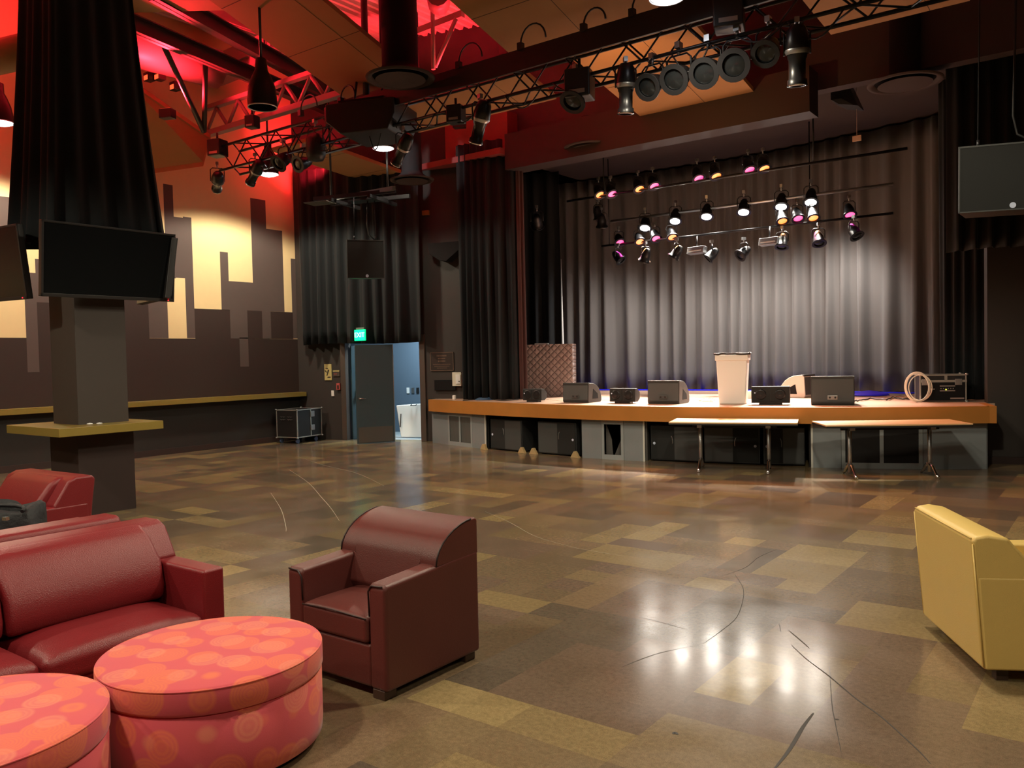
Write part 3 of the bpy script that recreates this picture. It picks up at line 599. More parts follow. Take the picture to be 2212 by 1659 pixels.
# flight case on stage (right) and coiled cable
def road_case(lab, loc, rz, w, d, h, wheels=False):
    t = thing('flight_case', lab, 'case', loc, rz)
    z0 = 0.13 if wheels else 0.01
    MB().box(-w / 2 + 0.006, w / 2 - 0.006, 0.006, d - 0.006, z0 + 0.006, z0 + h - 0.006).build('case_body', M['black'], t)
    b = MB(); e = 0.022
    for x in (-w / 2, w / 2 - e):
        for y in (0, d - e): b.box(x, x + e, y, y + e, z0, z0 + h)
    for z in (z0, z0 + h - e):
        for y in (0, d - e): b.box(-w / 2, w / 2, y, y + e, z, z + e)
        for x in (-w / 2, w / 2 - e): b.box(x, x + e, 0, d, z, z + e)
    b.build('edge_trim', M['alu'], t, bevel=0.003)
    b = MB()
    for x in (-w / 2, w / 2):
        for y in (0, d):
            for z in (z0, z0 + h): b.lathe([(0.0, -0.02), (0.022, -0.012), (0.028, 0), (0.022, 0.012), (0, 0.02)], 10, TR(x, y, z))
    b.build('corner_cap', M['steel'], t)
    return t, z0
pc = Sd(2036, 868)
t, z0 = road_case('open black flight case with silver edges holding electronics, right end of stage', S(1.75, 14.72, SZ), TH + math.radians(4), 0.68, 0.45, 0.43)
b = MB(); b.box(-0.31, 0.31, -0.012, 0.0, 0.02, 0.30); b.build('equipment_panel', M['mattblack'], t)
b = MB(); b.box(-0.05, 0.17, -0.016, -0.011, 0.17, 0.19); b.box(-0.05, 0.17, -0.016, -0.011, 0.245, 0.265); b.box(0.10, 0.30, -0.016, -0.011, 0.045, 0.07); b.box(-0.22, -0.12, -0.016, -0.011, 0.20, 0.215)
for k in range(6): b.box(-0.04 + 0.035 * k, -0.025 + 0.035 * k, -0.02, -0.011, 0.205, 0.225)
b.build('knob_row', M['steel'], t)
MB().box(0.03, 0.05, -0.018, -0.011, 0.19, 0.205).build('indicator_light', M['glow'], t)
b = MB(); b.box(-0.34, 0.34, -0.008, 0.004, 0.315, 0.35); b.box(0.02, 0.06, -0.012, 0, 0.35, 0.44); b.build('lid_rail', M['alu'], t)
for x in (-0.26, 0.22): MB().box(x - 0.05, x + 0.05, -0.02, 0, 0.27, 0.37).build('butterfly_latch', M['steel'], t, bevel=0.004)
cc = Sd(1997, 871)
b = MB(); R1 = 0.235
for k in range(3): b.tube([((R1 - 0.014 * k) * 0.78 * math.sin(a), -0.008 * k + 0.10 * math.cos(a) * 0.5 , R1 + 0.012 + (R1 - 0.010 * k) * math.cos(a)) for a in [2 * PI * i / 40 for i in range(40)]], 0.009, 8, close=True)
for k in (0.5,): b.tube([(0.045 + (R1 - 0.02) * 0.78 * math.sin(a), 0.02, R1 + 0.0 + (R1 - 0.03) * math.cos(a)) for a in [2 * PI * i / 40 for i in range(40)]], 0.008, 8, close=True)
tag(b.build('coiled_cable', M['cablew'], loc=S(1.37, 14.60, SZ), rot=(0, 0, TH)), 'cream cable coiled in a hoop leaning on the flight case', 'cable')
# loose cables on deck
def cable(name, pxs, m, lab, r=0.008, zj=0.0, cat='cable'):
    pts = [Hz(x, y, SZ + r + 0.002) for x, y in pxs]; res = []
    for i in range(len(pts) - 1):
        for k in range(5):
            t_ = k / 5; p0 = pts[max(i - 1, 0)]; p1 = pts[i]; p2 = pts[i + 1]; p3 = pts[min(i + 2, len(pts) - 1)]
            q = 0.5 * ((2 * p1) + (p2 - p0) * t_ + (2 * p0 - 5 * p1 + 4 * p2 - p3) * t_ * t_ + (3 * p1 - p0 - 3 * p2 + p3) * t_ ** 3); q.z = SZ + r + 0.002 + random.random() * zj; res.append(q)
    res.append(pts[-1]); return tag(MB().tube(res, r, 6).build(name, M[m]), lab, cat)
cable('loose_cable', [(1842, 868), (1856, 866), (1880, 862), (1915, 864), (1930, 859), (1950, 863), (1985, 862)], 'cable', 'black cable snaking on the deck toward the flight case', 0.012, 0.02)
cable('loose_cable', [(1925, 861), (1945, 857), (1965, 859), (1950, 862), (1975, 863)], 'tanc', 'brown cable heap on the deck beside the coiled cream cable', 0.010, 0.02)
cable('loose_cable', [(1503, 863), (1520, 867), (1545, 864), (1525, 861), (1512, 866), (1540, 868)], 'tanc', 'tan cord looped on the deck left of the white bin', 0.007, 0.01)
cable('loose_cable', [(1180, 862), (1215, 866), (1260, 866), (1300, 864), (1325, 866)], 'cablew', 'thin pale cable along the deck behind the first wedge', 0.005)
cable('loose_cable', [(1000, 865), (1050, 862), (1085, 865), (1120, 863)], 'cable', 'black cable lying along the left stage edge', 0.008)
b = MB()
for k in range(5): b.tube([((0.20 - 0.02 * k) * math.cos(a), (0.20 - 0.02 * k) * math.sin(a), 0.01 + 0.008 * k) for a in [2 * PI * i / 28 for i in range(28)]], 0.008, 6, close=True)
q = Sd(1045, 858); tag(b.build('coiled_cable', M['cableb'], loc=S(-6.55, 15.6, SZ)), 'flat coil of blue cable by the left stage curtain', 'cable')
q = Vp(981, 857, 15.75)
tag(MB().box(-0.03, 0.03, -0.03, 0.03, 0, 0.09).build('white_bottle_cap', M['white'], loc=S(q.x, 15.75, SZ), bevel=0.01), 'tiny white plug standing on the far left stage edge', 'plug')
q = Vp(1636, 842, 15.9)
tag(MB().box(-0.17, 0.17, -0.1, 0.1, 0, 0.14).build('cardboard_box', M['white'], loc=S(q.x, 15.9, SZ), rot=(0, 0, TH), bevel=0.01), 'small pale box on deck behind the white bin', 'box')
# blue floor strip and folded blue cloth
# backdrop path
bd_px = [(1148, 838), (1240, 840), (1340, 841.5), (1450, 843), (1560, 844), (1700, 845), (1800, 846), (1900, 847), (2000, 852), (2052, 856)]
bd = []
for x, y in bd_px:
    p = Sd(x, y + 0.0); bd.append(p)
bd = [Vector((a, c, 0)) for a, c in [(-8.2, 20.3), (-6.8, 20.4), (-5.0, 20.2), (-3.3, 19.9), (-1.8, 19.5), (-0.5, 19.0), (0.7, 18.4), (1.8, 17.8), (2.8, 17.0), (3.4, 16.2)]]
def smooth_path(pts, n):
    out = []; 
    for i in range(len(pts) - 1):
        for k in range(n):
            t_ = k / n; p0 = pts[max(i - 1, 0)]; p1 = pts[i]; p2 = pts[i + 1]; p3 = pts[min(i + 2, len(pts) - 1)]
            out.append(0.5 * ((2 * p1) + (p2 - p0) * t_ + (2 * p0 - 5 * p1 + 4 * p2 - p3) * t_ * t_ + (3 * p1 - p0 - 3 * p2 + p3) * t_ ** 3))
    out.append(pts[-1]); return out
def drape(name, lab, path, z0, z1, m, pitch=0.28, amp=0.07, flare=1.4, hem=0.0, stage_frame=True, cat='curtain', close=False, group=None, scaletop=1.0, wobble=0.0):
    conv = (lambda p, z: S(p.x, p.y, z)) if stage_frame else (lambda p, z: Vector((p.x, p.y, z)))
    # arc-length resample
    L = [0]
    for i in range(1, len(path)): L.append(L[-1] + (path[i] - path[i - 1]).length)
    tot = L[-1]; ns = max(12, int(tot / pitch * 10)); NZ = 12; samp = []
    j = 0
    for i in range(ns + 1):
        d = tot * i / ns
        while j < len(L) - 2 and L[j + 1] < d: j += 1
        f = (d - L[j]) / max(1e-6, L[j + 1] - L[j]); p = path[j].lerp(path[j + 1], f); tg = (path[j + 1] - path[j]).normalized(); samp.append((p, Vector((-tg.y, tg.x, 0)), d))
    rnd = random.Random(len(name) + int(tot * 10)); ph = 0; phs = []
    for i in range(ns + 1):
        ph += (1.0 + 0.22 * math.sin(i * 0.037 + 1) + 0.25 * math.sin(i * 0.11)) * 2 * PI / 10; phs.append(ph)
    vs = []
    for k in range(NZ + 1):
        f = k / NZ; z = z1 + (z0 - z1) * f; A = amp * (0.55 + (flare - 0.55) * f)
        for (p, nr, d), ph in zip(samp, phs):
            off = A * (math.sin(ph + 0.5 * f * math.sin(d * 1.3)) + 0.35 * math.sin(2 * ph + 1.0) + 0.5 * f * math.sin(ph * 0.31))
            vs.append(conv(p + nr * off, z + (hem * math.sin(d * 2.1) * (1 if k == NZ else 0))))
    n1 = ns + 1; fs = [(k * n1 + i, k * n1 + i + 1, (k + 1) * n1 + i + 1, (k + 1) * n1 + i) for k in range(NZ) for i in range(ns)]
    b = MB(); b.add(vs, fs, True); o = b.build(name, m, None, allsmooth=True)
    so = o.modifiers.new('thick', 'SOLIDIFY'); so.thickness = 0.008
    return tag(o, lab, cat, group)
P2 = lambda *a: [Vector((x, y, 0)) for x, y in a]
drape('backdrop_curtain', 'grey pleated backdrop curtain hanging behind the stage, lit from above', smooth_path(bd, 8), SZ + 0.01, 6.2, M['backdrop'], 0.36, 0.085, 1.5)
def strip_uv(b, path, w, z):
    n = len(path)
    for i, p in enumerate(path):
        tg = (path[min(i + 1, n - 1)] - path[max(i - 1, 0)]).normalized(); nr = Vector((tg.y, -tg.x, 0))
        b.v += [tuple(S(p.x + nr.x * 0.16, p.y + nr.y * 0.16, z)), tuple(S(p.x + nr.x * (0.16 + w), p.y + nr.y * (0.16 + w), z))]
    for i in range(n - 1): b.f.append((2 * i, 2 * i + 1, 2 * i + 3, 2 * i + 2)); b.m.append(0); b.smooth.append(False)
    return b
sp = smooth_path(bd[1:8], 8)
bb = strip_uv(MB(), sp, 0.42, SZ + 0.012); o = bb.build('floor_runner', M['blue']); so = o.modifiers.new('t', 'SOLIDIFY'); so.thickness = 0.008
tag(o, 'long royal blue cloth runner along the foot of the backdrop', 'cloth')
q = Sd(1890, 846)
b = MB(); b.lathe([(0.36, 0), (0.33, 0.03), (0.16, 0.07), (0.02, 0.09)], 9, Matrix.Diagonal((1, 0.6, 1, 1)), smooth=False)
tag(b.build('folded_cloth', M['blue'], loc=S(0.75, 16.6, SZ + 0.014), rot=(0, 0, TH), bevel=0.01), 'folded royal blue cloth heap before the right side of the backdrop', 'cloth')

# curtains in the hall
cz = Vp(790, 742, 15.9).z
drape('wall_curtain', 'black pleated curtain hanging high on the wall above the open slate door', P2((-11.15, 15.85), (-8.05, 15.85)), 2.17, 6.1, M['curtain'], 0.30, 0.07, 1.3, 0.02)
drape('stage_curtain', 'black stage curtain at the left side of the stage opening', P2((-7.15, 15.75), (-6.4, 15.62), (-5.80, 15.70)), SZ + 0.01, 6.2, M['curtain'], 0.22, 0.07, 1.2)
drape('stage_curtain', 'narrow maroon curtain edge beside the quilted cover', P2((-5.80, 15.70), (-5.68, 15.82)), SZ + 0.01, 6.2, M['reddrape'], 0.10, 0.02, 1.2)
drape('leg_curtain', 'inner black leg curtain behind the quilted cover', P2((-7.6, 18.85), (-5.9, 18.95)), SZ + 0.01, 6.2, M['curtain'], 0.3, 0.07, 1.3)
drape('leg_curtain', 'black leg curtain at the right side of the stage behind the flight case', P2((1.9, 16.6), (2.35, 15.9), (2.6, 15.5)), SZ + 0.01, 6.2, M['curtain'], 0.25, 0.06, 1.3)
zc = Vp(2130, 540, 14.2).z
drape('wall_curtain', 'black curtain hanging high on the right wall behind the suspended speaker', P2((1.75, 14.2), (4.8, 14.2)), zc, 6.3, M['curtain'], 0.30, 0.08, 1.3, 0.03)
drape('stage_curtain', 'tall black curtain at the right side of the stage opening', P2((1.78, 15.45), (2.2, 15.25), (2.62, 15.0)), SZ + 0.01, 6.2, M['curtain'], 0.22, 0.05, 1.1)
# pale slit of light between curtains: put in as a thin pale tube
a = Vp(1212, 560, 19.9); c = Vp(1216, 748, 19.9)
b = MB(); b.tube([S(a.x, 19.9, a.z), S(c.x, 19.9, c.z), S(c.x + 0.02, 19.9, SZ)], [0.006, 0.03, 0.04], 8); tag(b.build('pale_light_gap', M['white']), 'tall thin pale strip behind the quilted cover, standing for a lit curtain gap', 'light gap')
light('SPOT', S(c.x + 0.4, 18.9, 5.4), 60, (1, 0.95, 0.85), S(c.x, 19.9, 2.2), 0.05, 18, 0.6)  # added narrow spot that brightens the pale strip

# ================================================================== FOLDING TABLES
def table(lab, loc, rz, L_=1.86, Wd=0.80):
    t = thing('folding_table', lab, 'table', loc, rz, 'folding tables in front of the stage')
    MB().box(-L_ / 2, L_ / 2, 0, Wd, 0.745, 0.765).build('table_top', M['tabletop'], t, bevel=0.003)
    MB().box(-L_ / 2, L_ / 2, 0, Wd, 0.722, 0.745).build('under_edge', M['black'], t)
    MB().box(-L_ / 2 + 0.3, L_ / 2 - 0.3, Wd / 2 - 0.03, Wd / 2 + 0.03, 0.66, 0.70).build('cross_rail', M['blackm'], t)
    for x in (-L_ / 2 + 0.42, L_ / 2 - 0.42):
        g = MB(); g.tube([(x, Wd / 2, 0.06), (x, Wd / 2, 0.72)], 0.028, 10); g.box(x - 0.035, x + 0.035, Wd / 2 - 0.14, Wd / 2 + 0.14, 0.66, 0.72); lg = g.build('leg', M['steel'], t)
        for s_ in (-1, 1):
            g = MB(); g.tube([(x, Wd / 2, 0.18), (x, Wd / 2 + s_ * 0.10, 0.15), (x, Wd / 2 + s_ * 0.24, 0.05), (x, Wd / 2 + s_ * 0.30, 0.02)], [0.026, 0.026, 0.022, 0.02], 8); g.build('foot', M['chrome'], lg)
    return t
table('left of the two wood-topped folding tables before the stage', S(-1.30, 12.44, 0), TH + math.radians(0.5), 1.84, 0.78)
table('right of the two wood-topped folding tables before the stage, slightly angled', S(0.93, 12.33, 0), TH + math.radians(15), 1.92, 0.76)

# ================================================================== FLIGHT CASE BY THE WALL
p = Hz(643, 950); t, z0 = road_case('black road case with silver edges on blue casters near the wall corner', (-14.58, 11.93, 0), math.radians(100), 0.82, 0.60, 0.62, True)
for x in (-0.3, 0.3):
    for y in (0.1, 0.56):
        g = MB(); g.lathe([(0.05, -0.018), (0.05, 0.018)], 16, TR(x, y, 0.052) @ RX(PI / 2)); g.box(x - 0.03, x + 0.03, y - 0.03, y + 0.03, 0.10, 0.132); g.build('caster', M['caster'], t)
MB().box(0.02, 0.045, -0.006, 0.004, z0, z0 + 0.62).build('lid_seam_strip', M['alu'], t)
for z in (0.2, 0.5): MB().box(0.02, 0.14, -0.022, 0.0, z0 + z - 0.06, z0 + z + 0.06).build('butterfly_latch', M['steel'], t, bevel=0.006)
b = MB()
for k in range(2):
    ox = 0.12 + 0.2 * k
    for yy in (0.40, 0.46):
        for q in range(5): b.box(-0.43 - 0.004, -0.43, ox + 0.03 * q, ox + 0.018 + 0.03 * q, z0 + yy - 0.01 * (q % 2), z0 + yy + 0.012)
b.build('stencil_marks', M['steel'], t)

# ================================================================== WALL FITTINGS
def plate(name, lab, cat, px, py, wd, ht, m, v=VW, dp=0.02, z=None):
    q = Vp(px, py, v - dp / 2); o = MB().box(-wd / 2, wd / 2, -dp / 2, dp / 2, -ht / 2, ht / 2).build(name, M[m], None, bevel=0.003, loc=S(q.x, v - dp / 2 - 0.001, q.z), rot=(0, 0, TH)); return tag(o, lab, cat)
o = plate('notice_card', 'yellowed evacuation notice card on the wall left of the door', 'sign', 709, 804, 0.19, 0.37, 'poster')
MB().add([(-0.07, -0.012, 0.10), (0.0, -0.012, 0.09), (0.01, -0.012, 0.07), (-0.06, -0.012, 0.08), (0.0, -0.012, 0.06), (0.04, -0.012, 0.05), (-0.02, -0.012, -0.09), (-0.04, -0.012, -0.08), (-0.02, -0.012, -0.13), (0.07, -0.012, -0.13), (0.07, -0.012, -0.10), (-0.01, -0.012, -0.10), (-0.08, -0.012, 0.06), (-0.02, -0.012, 0.0), (-0.05, -0.012, -0.01), (-0.085, -0.012, 0.03)], [(0, 1, 2, 3), (4, 5, 6, 7), (8, 9, 10, 11), (12, 13, 14, 15)]).build('floor_plan_print', M['ink'], o)
o = plate('wall_sign', 'small brown room sign with yellow strip beside the notice card', 'sign', 727, 806, 0.17, 0.15, 'frame'); MB().box(-0.085, 0.085, -0.018, -0.010, 0.035, 0.06).build('yellow_strip', M['poster'], o); text_part('EXIT', 'sign_letters', M['alarm'], o, 0.045, (-0.02, -0.012, -0.02), (PI / 2, 0, 0), 0.001)
o = plate('fire_alarm', 'red fire alarm pull station left of the slate door', 'alarm', 731.5, 835, 0.09, 0.15, 'alarm', dp=0.05); MB().box(-0.02, 0.02, -0.035, -0.025, -0.05, 0.03).build('pull_handle', M['ink'], o)
plate('light_switch', 'white light switch below the red fire alarm', 'switch', 719, 849.5, 0.07, 0.13, 'white')
o = plate('electrical_box', 'cream electrical box on the wall beside the left stage curtain', 'box', 988, 819, 0.21, 0.29, 'offwhite', dp=0.07); MB().box(-0.02, 0.09, -0.05, -0.035, -0.10, 0.10).build('box_cover', M['white'], o, bevel=0.004); MB().box(0.05, 0.075, -0.054, -0.05, -0.06, -0.035).build('key_slot', M['ink'], o)
o = plate('plaque', 'dark bronze memorial plaque on the wall left of the stage', 'plaque', 955, 781, 0.55, 0.40, 'plaque')
b = MB()
for x0, x1, z0_, z1_ in [(-0.275, 0.275, 0.19, 0.2), (-0.275, 0.275, -0.2, -0.19), (-0.275, -0.265, -0.2, 0.2), (0.265, 0.275, -0.2, 0.2)]: b.box(x0, x1, -0.014, -0.010, z0_, z1_)
b.build('plaque_border', M['plaquel'], o)
for zz, ww, hh_ in [(0.125, 0.24, 0.03), (0.065, 0.18, 0.03), (0.01, 0.18, 0.03), (-0.06, 0.42, 0.016), (-0.10, 0.36, 0.014), (-0.14, 0.24, 0.014)]:
    b = MB(); nn = int(ww / (hh_ * 0.9)); 
    for k in range(nn): b.box(-ww / 2 + k * ww / nn, -ww / 2 + (k + 0.6) * ww / nn, -0.0125, -0.010, zz - hh_ / 2, zz + hh_ / 2)
    b.build('raised_lettering', M['plaquel'], o)
plate('cable_panel', 'black socket panel on the wall under the plaque', 'panel', 962, 832, 0.5, 0.22, 'mattblack', dp=0.05)
plate('wall_sensor', 'small orange-brown sensor box high on the wall beside the black curtain', 'sensor', 920, 460, 0.16, 0.10, 'ledge', dp=0.06)
# exit sign hung from curtain front
q = Vp(776.5, 724, 15.6)
t = thing('exit_sign', 'green glowing exit sign above the open slate door', 'sign', S(q.x, 15.6, q.z), TH - math.radians(12))
MB().box(-0.155, 0.155, 0, 0.04, -0.12, 0.12).build('housing', M['ledg'], t, bevel=0.006)
MB().box(-0.10, 0.13, 0.0, 0.035, 0.125, 0.165).build('mount', M['steel'], t)
text_part('EXIT', 'letters', M['ledw'], t, 0.145, (0, -0.003, 0.0), (PI / 2, 0, 0))
light('POINT', S(q.x, 15.45, q.z), 2.2, (0.1, 1.0, 0.45), None, 0.08)
# corridor things
for px, lab, m in [(881.5, 'white switch plate on the corridor wall, first of three', 'white'), (892, 'grey switch plate on the corridor wall between white and black ones', 'steel'), (902.5, 'black card reader on the corridor wall right of the switches', 'black')]:
    plate('light_switch' if m != 'black' else 'card_reader', lab, 'switch', px, 843.5, 0.075, 0.14, m, v=VW + 2.0)
t = thing('folded_table', 'white plastic folding table leaning on edge in the corridor', 'table', S(Vp(880, 955, VW + 0.9).x, VW + 0.55, 0), TH)
b = MB(); b.slab([(0.02, 0, 0.02), (0.80, 0, 0.02), (0.80, 0.16, 0.80), (-0.17, 0.16, 0.74)], (0, 0.045, 0)); b.build('table_panel', M['white'], t, bevel=0.03, seg=3)
b = MB(); b.tube([(0.25, 0.13, 0.76), (0.25, 0.08, 0.745), (0.38, 0.08, 0.745), (0.38, 0.13, 0.76)], 0.012, 8); b.build('handle', M['black'], t)
MB().slab([(0.0, -0.005, 0.25), (0.03, -0.005, 0.25), (0.0, 0.09, 0.55), (-0.02, 0.09, 0.55)], (0, 0.006, 0)).build('grip_slot', M['black'], t)
# dark shield shaped wall speaker
q = Vp(963, 545, VW - 0.2); b = MB(); b.prism([(-0.38, 0.2), (0.38, 0.2), (0.38, 0.04), (0.05, -0.2), (-0.1, -0.18), (-0.34, -0.02)], -0.3, 0.0, 'y')
tag(b.build('wall_speaker', M['mattblack'], None, bevel=0.01, loc=S(q.x, VW - 0.01, q.z), rot=(0, 0, TH)), 'dark pointed wall speaker mounted between the two black curtains', 'speaker')

# ================================================================== COLUMN, ITS COUNTER, DRAPE AND SCREENS
cx0, cx1, cy0, cy1 = -10.70, -10.06, 4.76, 5.38
t = thing('column', 'dark brown square column with drink counter at left', 'column', (0, 0, 0))
MB().box(cx0, cx1, cy0, cy1, 0, 8.6).build('shaft', M['coldk'], t, bevel=0.006)
MB().box(cx0 - 0.02, cx1 + 0.02, cy0 - 0.02, cy1 + 0.02, 0, 0.12).build('skirting', M['umber'], t, bevel=0.005)
MB().box(cx0 - 0.035, cx1 + 0.035, cy0 - 0.035, cy1 + 0.035, 0.0, 1.0).build('lower_cladding', M['umber'], t)
MB().box(-11.05, -9.68, 4.36, 5.62, 1.0, 1.10).build('counter_ledge', M['ledge'], t, bevel=0.005)
for px, py, lab in [(194, 917, 'small crumpled white paper scrap on the column ledge'), (215, 916, 'white paper scrap right of another on column ledge')]:
    q = Hz(px, py, 1.10); b = MB(); b.lathe([(0.0, 0), (0.035, 0.004), (0.03, 0.012), (0, 0.018)], 7, smooth=False); tag(b.build('paper_scrap', M['white'], loc=(min(q.x, -9.75), q.y, 1.102)), lab, 'paper')
# drape around the column (square path, wider at the bottom)
b = MB(); NZ = 14; per = []
def drape_ring(f):
    g = 0.13 + 0.19 * f ** 1.3; X0, X1, Y0, Y1 = cx0 - g, cx1 + g * 0.6, cy0 - g * 0.9, cy1 + g * 1.5; pts = []
    cor = [(X0, Y0), (X1, Y0), (X1, Y1), (X0, Y1)]
    for i in range(4):
        a, c = Vector(cor[i]), Vector(cor[(i + 1) % 4]); tg = (c - a).normalized(); nr = Vector((tg.y, -tg.x))
        for k in range(40):
            s_ = k / 40; ph = (i * 40 + k) * 2 * PI / 9.0; A = (0.012 + 0.03 * f) * math.sin(PI * min(1, max(0, s_ * 6, 0)) / 2) ; A = (0.012 + 0.034 * f)
            q = a.lerp(c, s_) + nr * A * (math.sin(ph) + 0.5 * math.sin(ph * 0.53 + 1)); pts.append(q)
    return pts
ZB, ZTp = 3.28, 6.9; n = 160
for k in range(NZ + 1):
    f = k / NZ; z = ZTp + (ZB - ZTp) * f
    for q in drape_ring(f): b.v.append((q.x, q.y, z))
for k in range(NZ):
    for i in range(n): b.f.append((k * n + i, k * n + (i + 1) % n, (k + 1) * n + (i + 1) % n, (k + 1) * n + i)); b.m.append(0); b.smooth.append(True)
o = b.build('column_drape', M['curtain'], None, allsmooth=True); so = o.modifiers.new('thick', 'SOLIDIFY'); so.thickness = 0.01
tag(o, 'charcoal fabric drape wrapped around the top of the square column', 'curtain')
MB().box(cx0 - 0.2, cx1 + 0.14, cy0 - 0.18, cy1 + 0.22, 6.88, 7.0).build('drape_band', M['blackm'], t)
def tv(lab, loc, rot, wd, ht):
    t = thing('wall_screen', lab, 'television', loc, 0, 'screens on the column', rot=rot)
    MB().box(-wd / 2, wd / 2, 0.0, 0.07, -ht / 2, ht / 2).build('housing', M['bezel'], t, bevel=0.008)
    b = MB(); e = 0.025
    b.box(-wd / 2, wd / 2, -0.008, 0.004, ht / 2 - e, ht / 2); b.box(-wd / 2, wd / 2, -0.008, 0.004, -ht / 2, -ht / 2 + e * 1.6); b.box(-wd / 2, -wd / 2 + e, -0.008, 0.004, -ht / 2, ht / 2); b.box(wd / 2 - e, wd / 2, -0.008, 0.004, -ht / 2, ht / 2)
    b.build('bezel', M['bezel'], t, bevel=0.003)
    MB().box(-wd / 2 + e, wd / 2 - e, -0.003, 0.0, -ht / 2 + e * 1.6, ht / 2 - e).build('screen', M['screen'], t)
    MB().box(-0.25, 0.25, 0.07, 0.22, -0.18, 0.18).build('wall_bracket', M['blackm'], t)
    MB().box(wd / 2 - 0.09, wd / 2 - 0.075, -0.012, -0.006, -ht / 2 + 0.012, -ht / 2 + 0.024).build('standby_light', M['redled'], t)
    return t
c0, c1 = Dp(92, 480, (-9.78, 0, 0), (1, 0, 0)), Dp(378, 648, (-9.78, 0, 0), (1, 0, 0))
tv('large black screen facing the camera on the draped column', (-9.80, (c0.y + c1.y) / 2, (3.46 + 2.60) / 2), (math.radians(6), 0, PI / 2), 1.62, 0.86)
tv('black screen half out of frame on the left of the column', (-10.95, 4.15, 3.02), (math.radians(6), 0, math.radians(8)), 1.55, 0.86)
tv('black screen seen almost edge-on behind the right side of the column screen', (-10.35, 6.02, 3.02), (math.radians(8), 0, PI - math.radians(14)), 1.3, 0.78)

# ================================================================== SEATING
def rbox(x0, x1, y0, y1, z0, z1, name, m, t, bev=0.03, seg=4, crown=0.0, nx=1):
    if crown:
        b = MB(); N = 10; vs = []; 
        for j in range(N + 1):
            for i in range(N + 1):
                fx, fy = i / N, j / N; e = (1 - (2 * fx - 1) ** 4) * (1 - (2 * fy - 1) ** 4)
                vs.append((x0 + (x1 - x0) * fx, y0 + (y1 - y0) * fy, z1 - crown + crown * e))
        nt_ = len(vs)
        vs += [(x0, y0, z0), (x1, y0, z0), (x1, y1, z0), (x0, y1, z0)]
        fs = [(j * (N + 1) + i, j * (N + 1) + i + 1, (j + 1) * (N + 1) + i + 1, (j + 1) * (N + 1) + i) for j in range(N) for i in range(N)]
        fs.append((nt_ + 3, nt_ + 2, nt_ + 1, nt_)); fs.append(tuple(range(0, N + 1))[::-1] + (nt_, nt_ + 1)); fs.append(tuple(N * (N + 1) + i for i in range(N + 1)) + (nt_ + 2, nt_ + 3))
        fs.append(tuple(j * (N + 1) for j in range(N + 1)) + (nt_ + 3, nt_)); fs.append(tuple(j * (N + 1) + N for j in range(N + 1))[::-1] + (nt_ + 1, nt_ + 2))
        b.add(vs, fs, True); o = b.build(name, m, t, bevel=bev, seg=seg)
        return o
    return MB().box(x0, x1, y0, y1, z0, z1).build(name, m, t, bevel=bev, seg=seg)
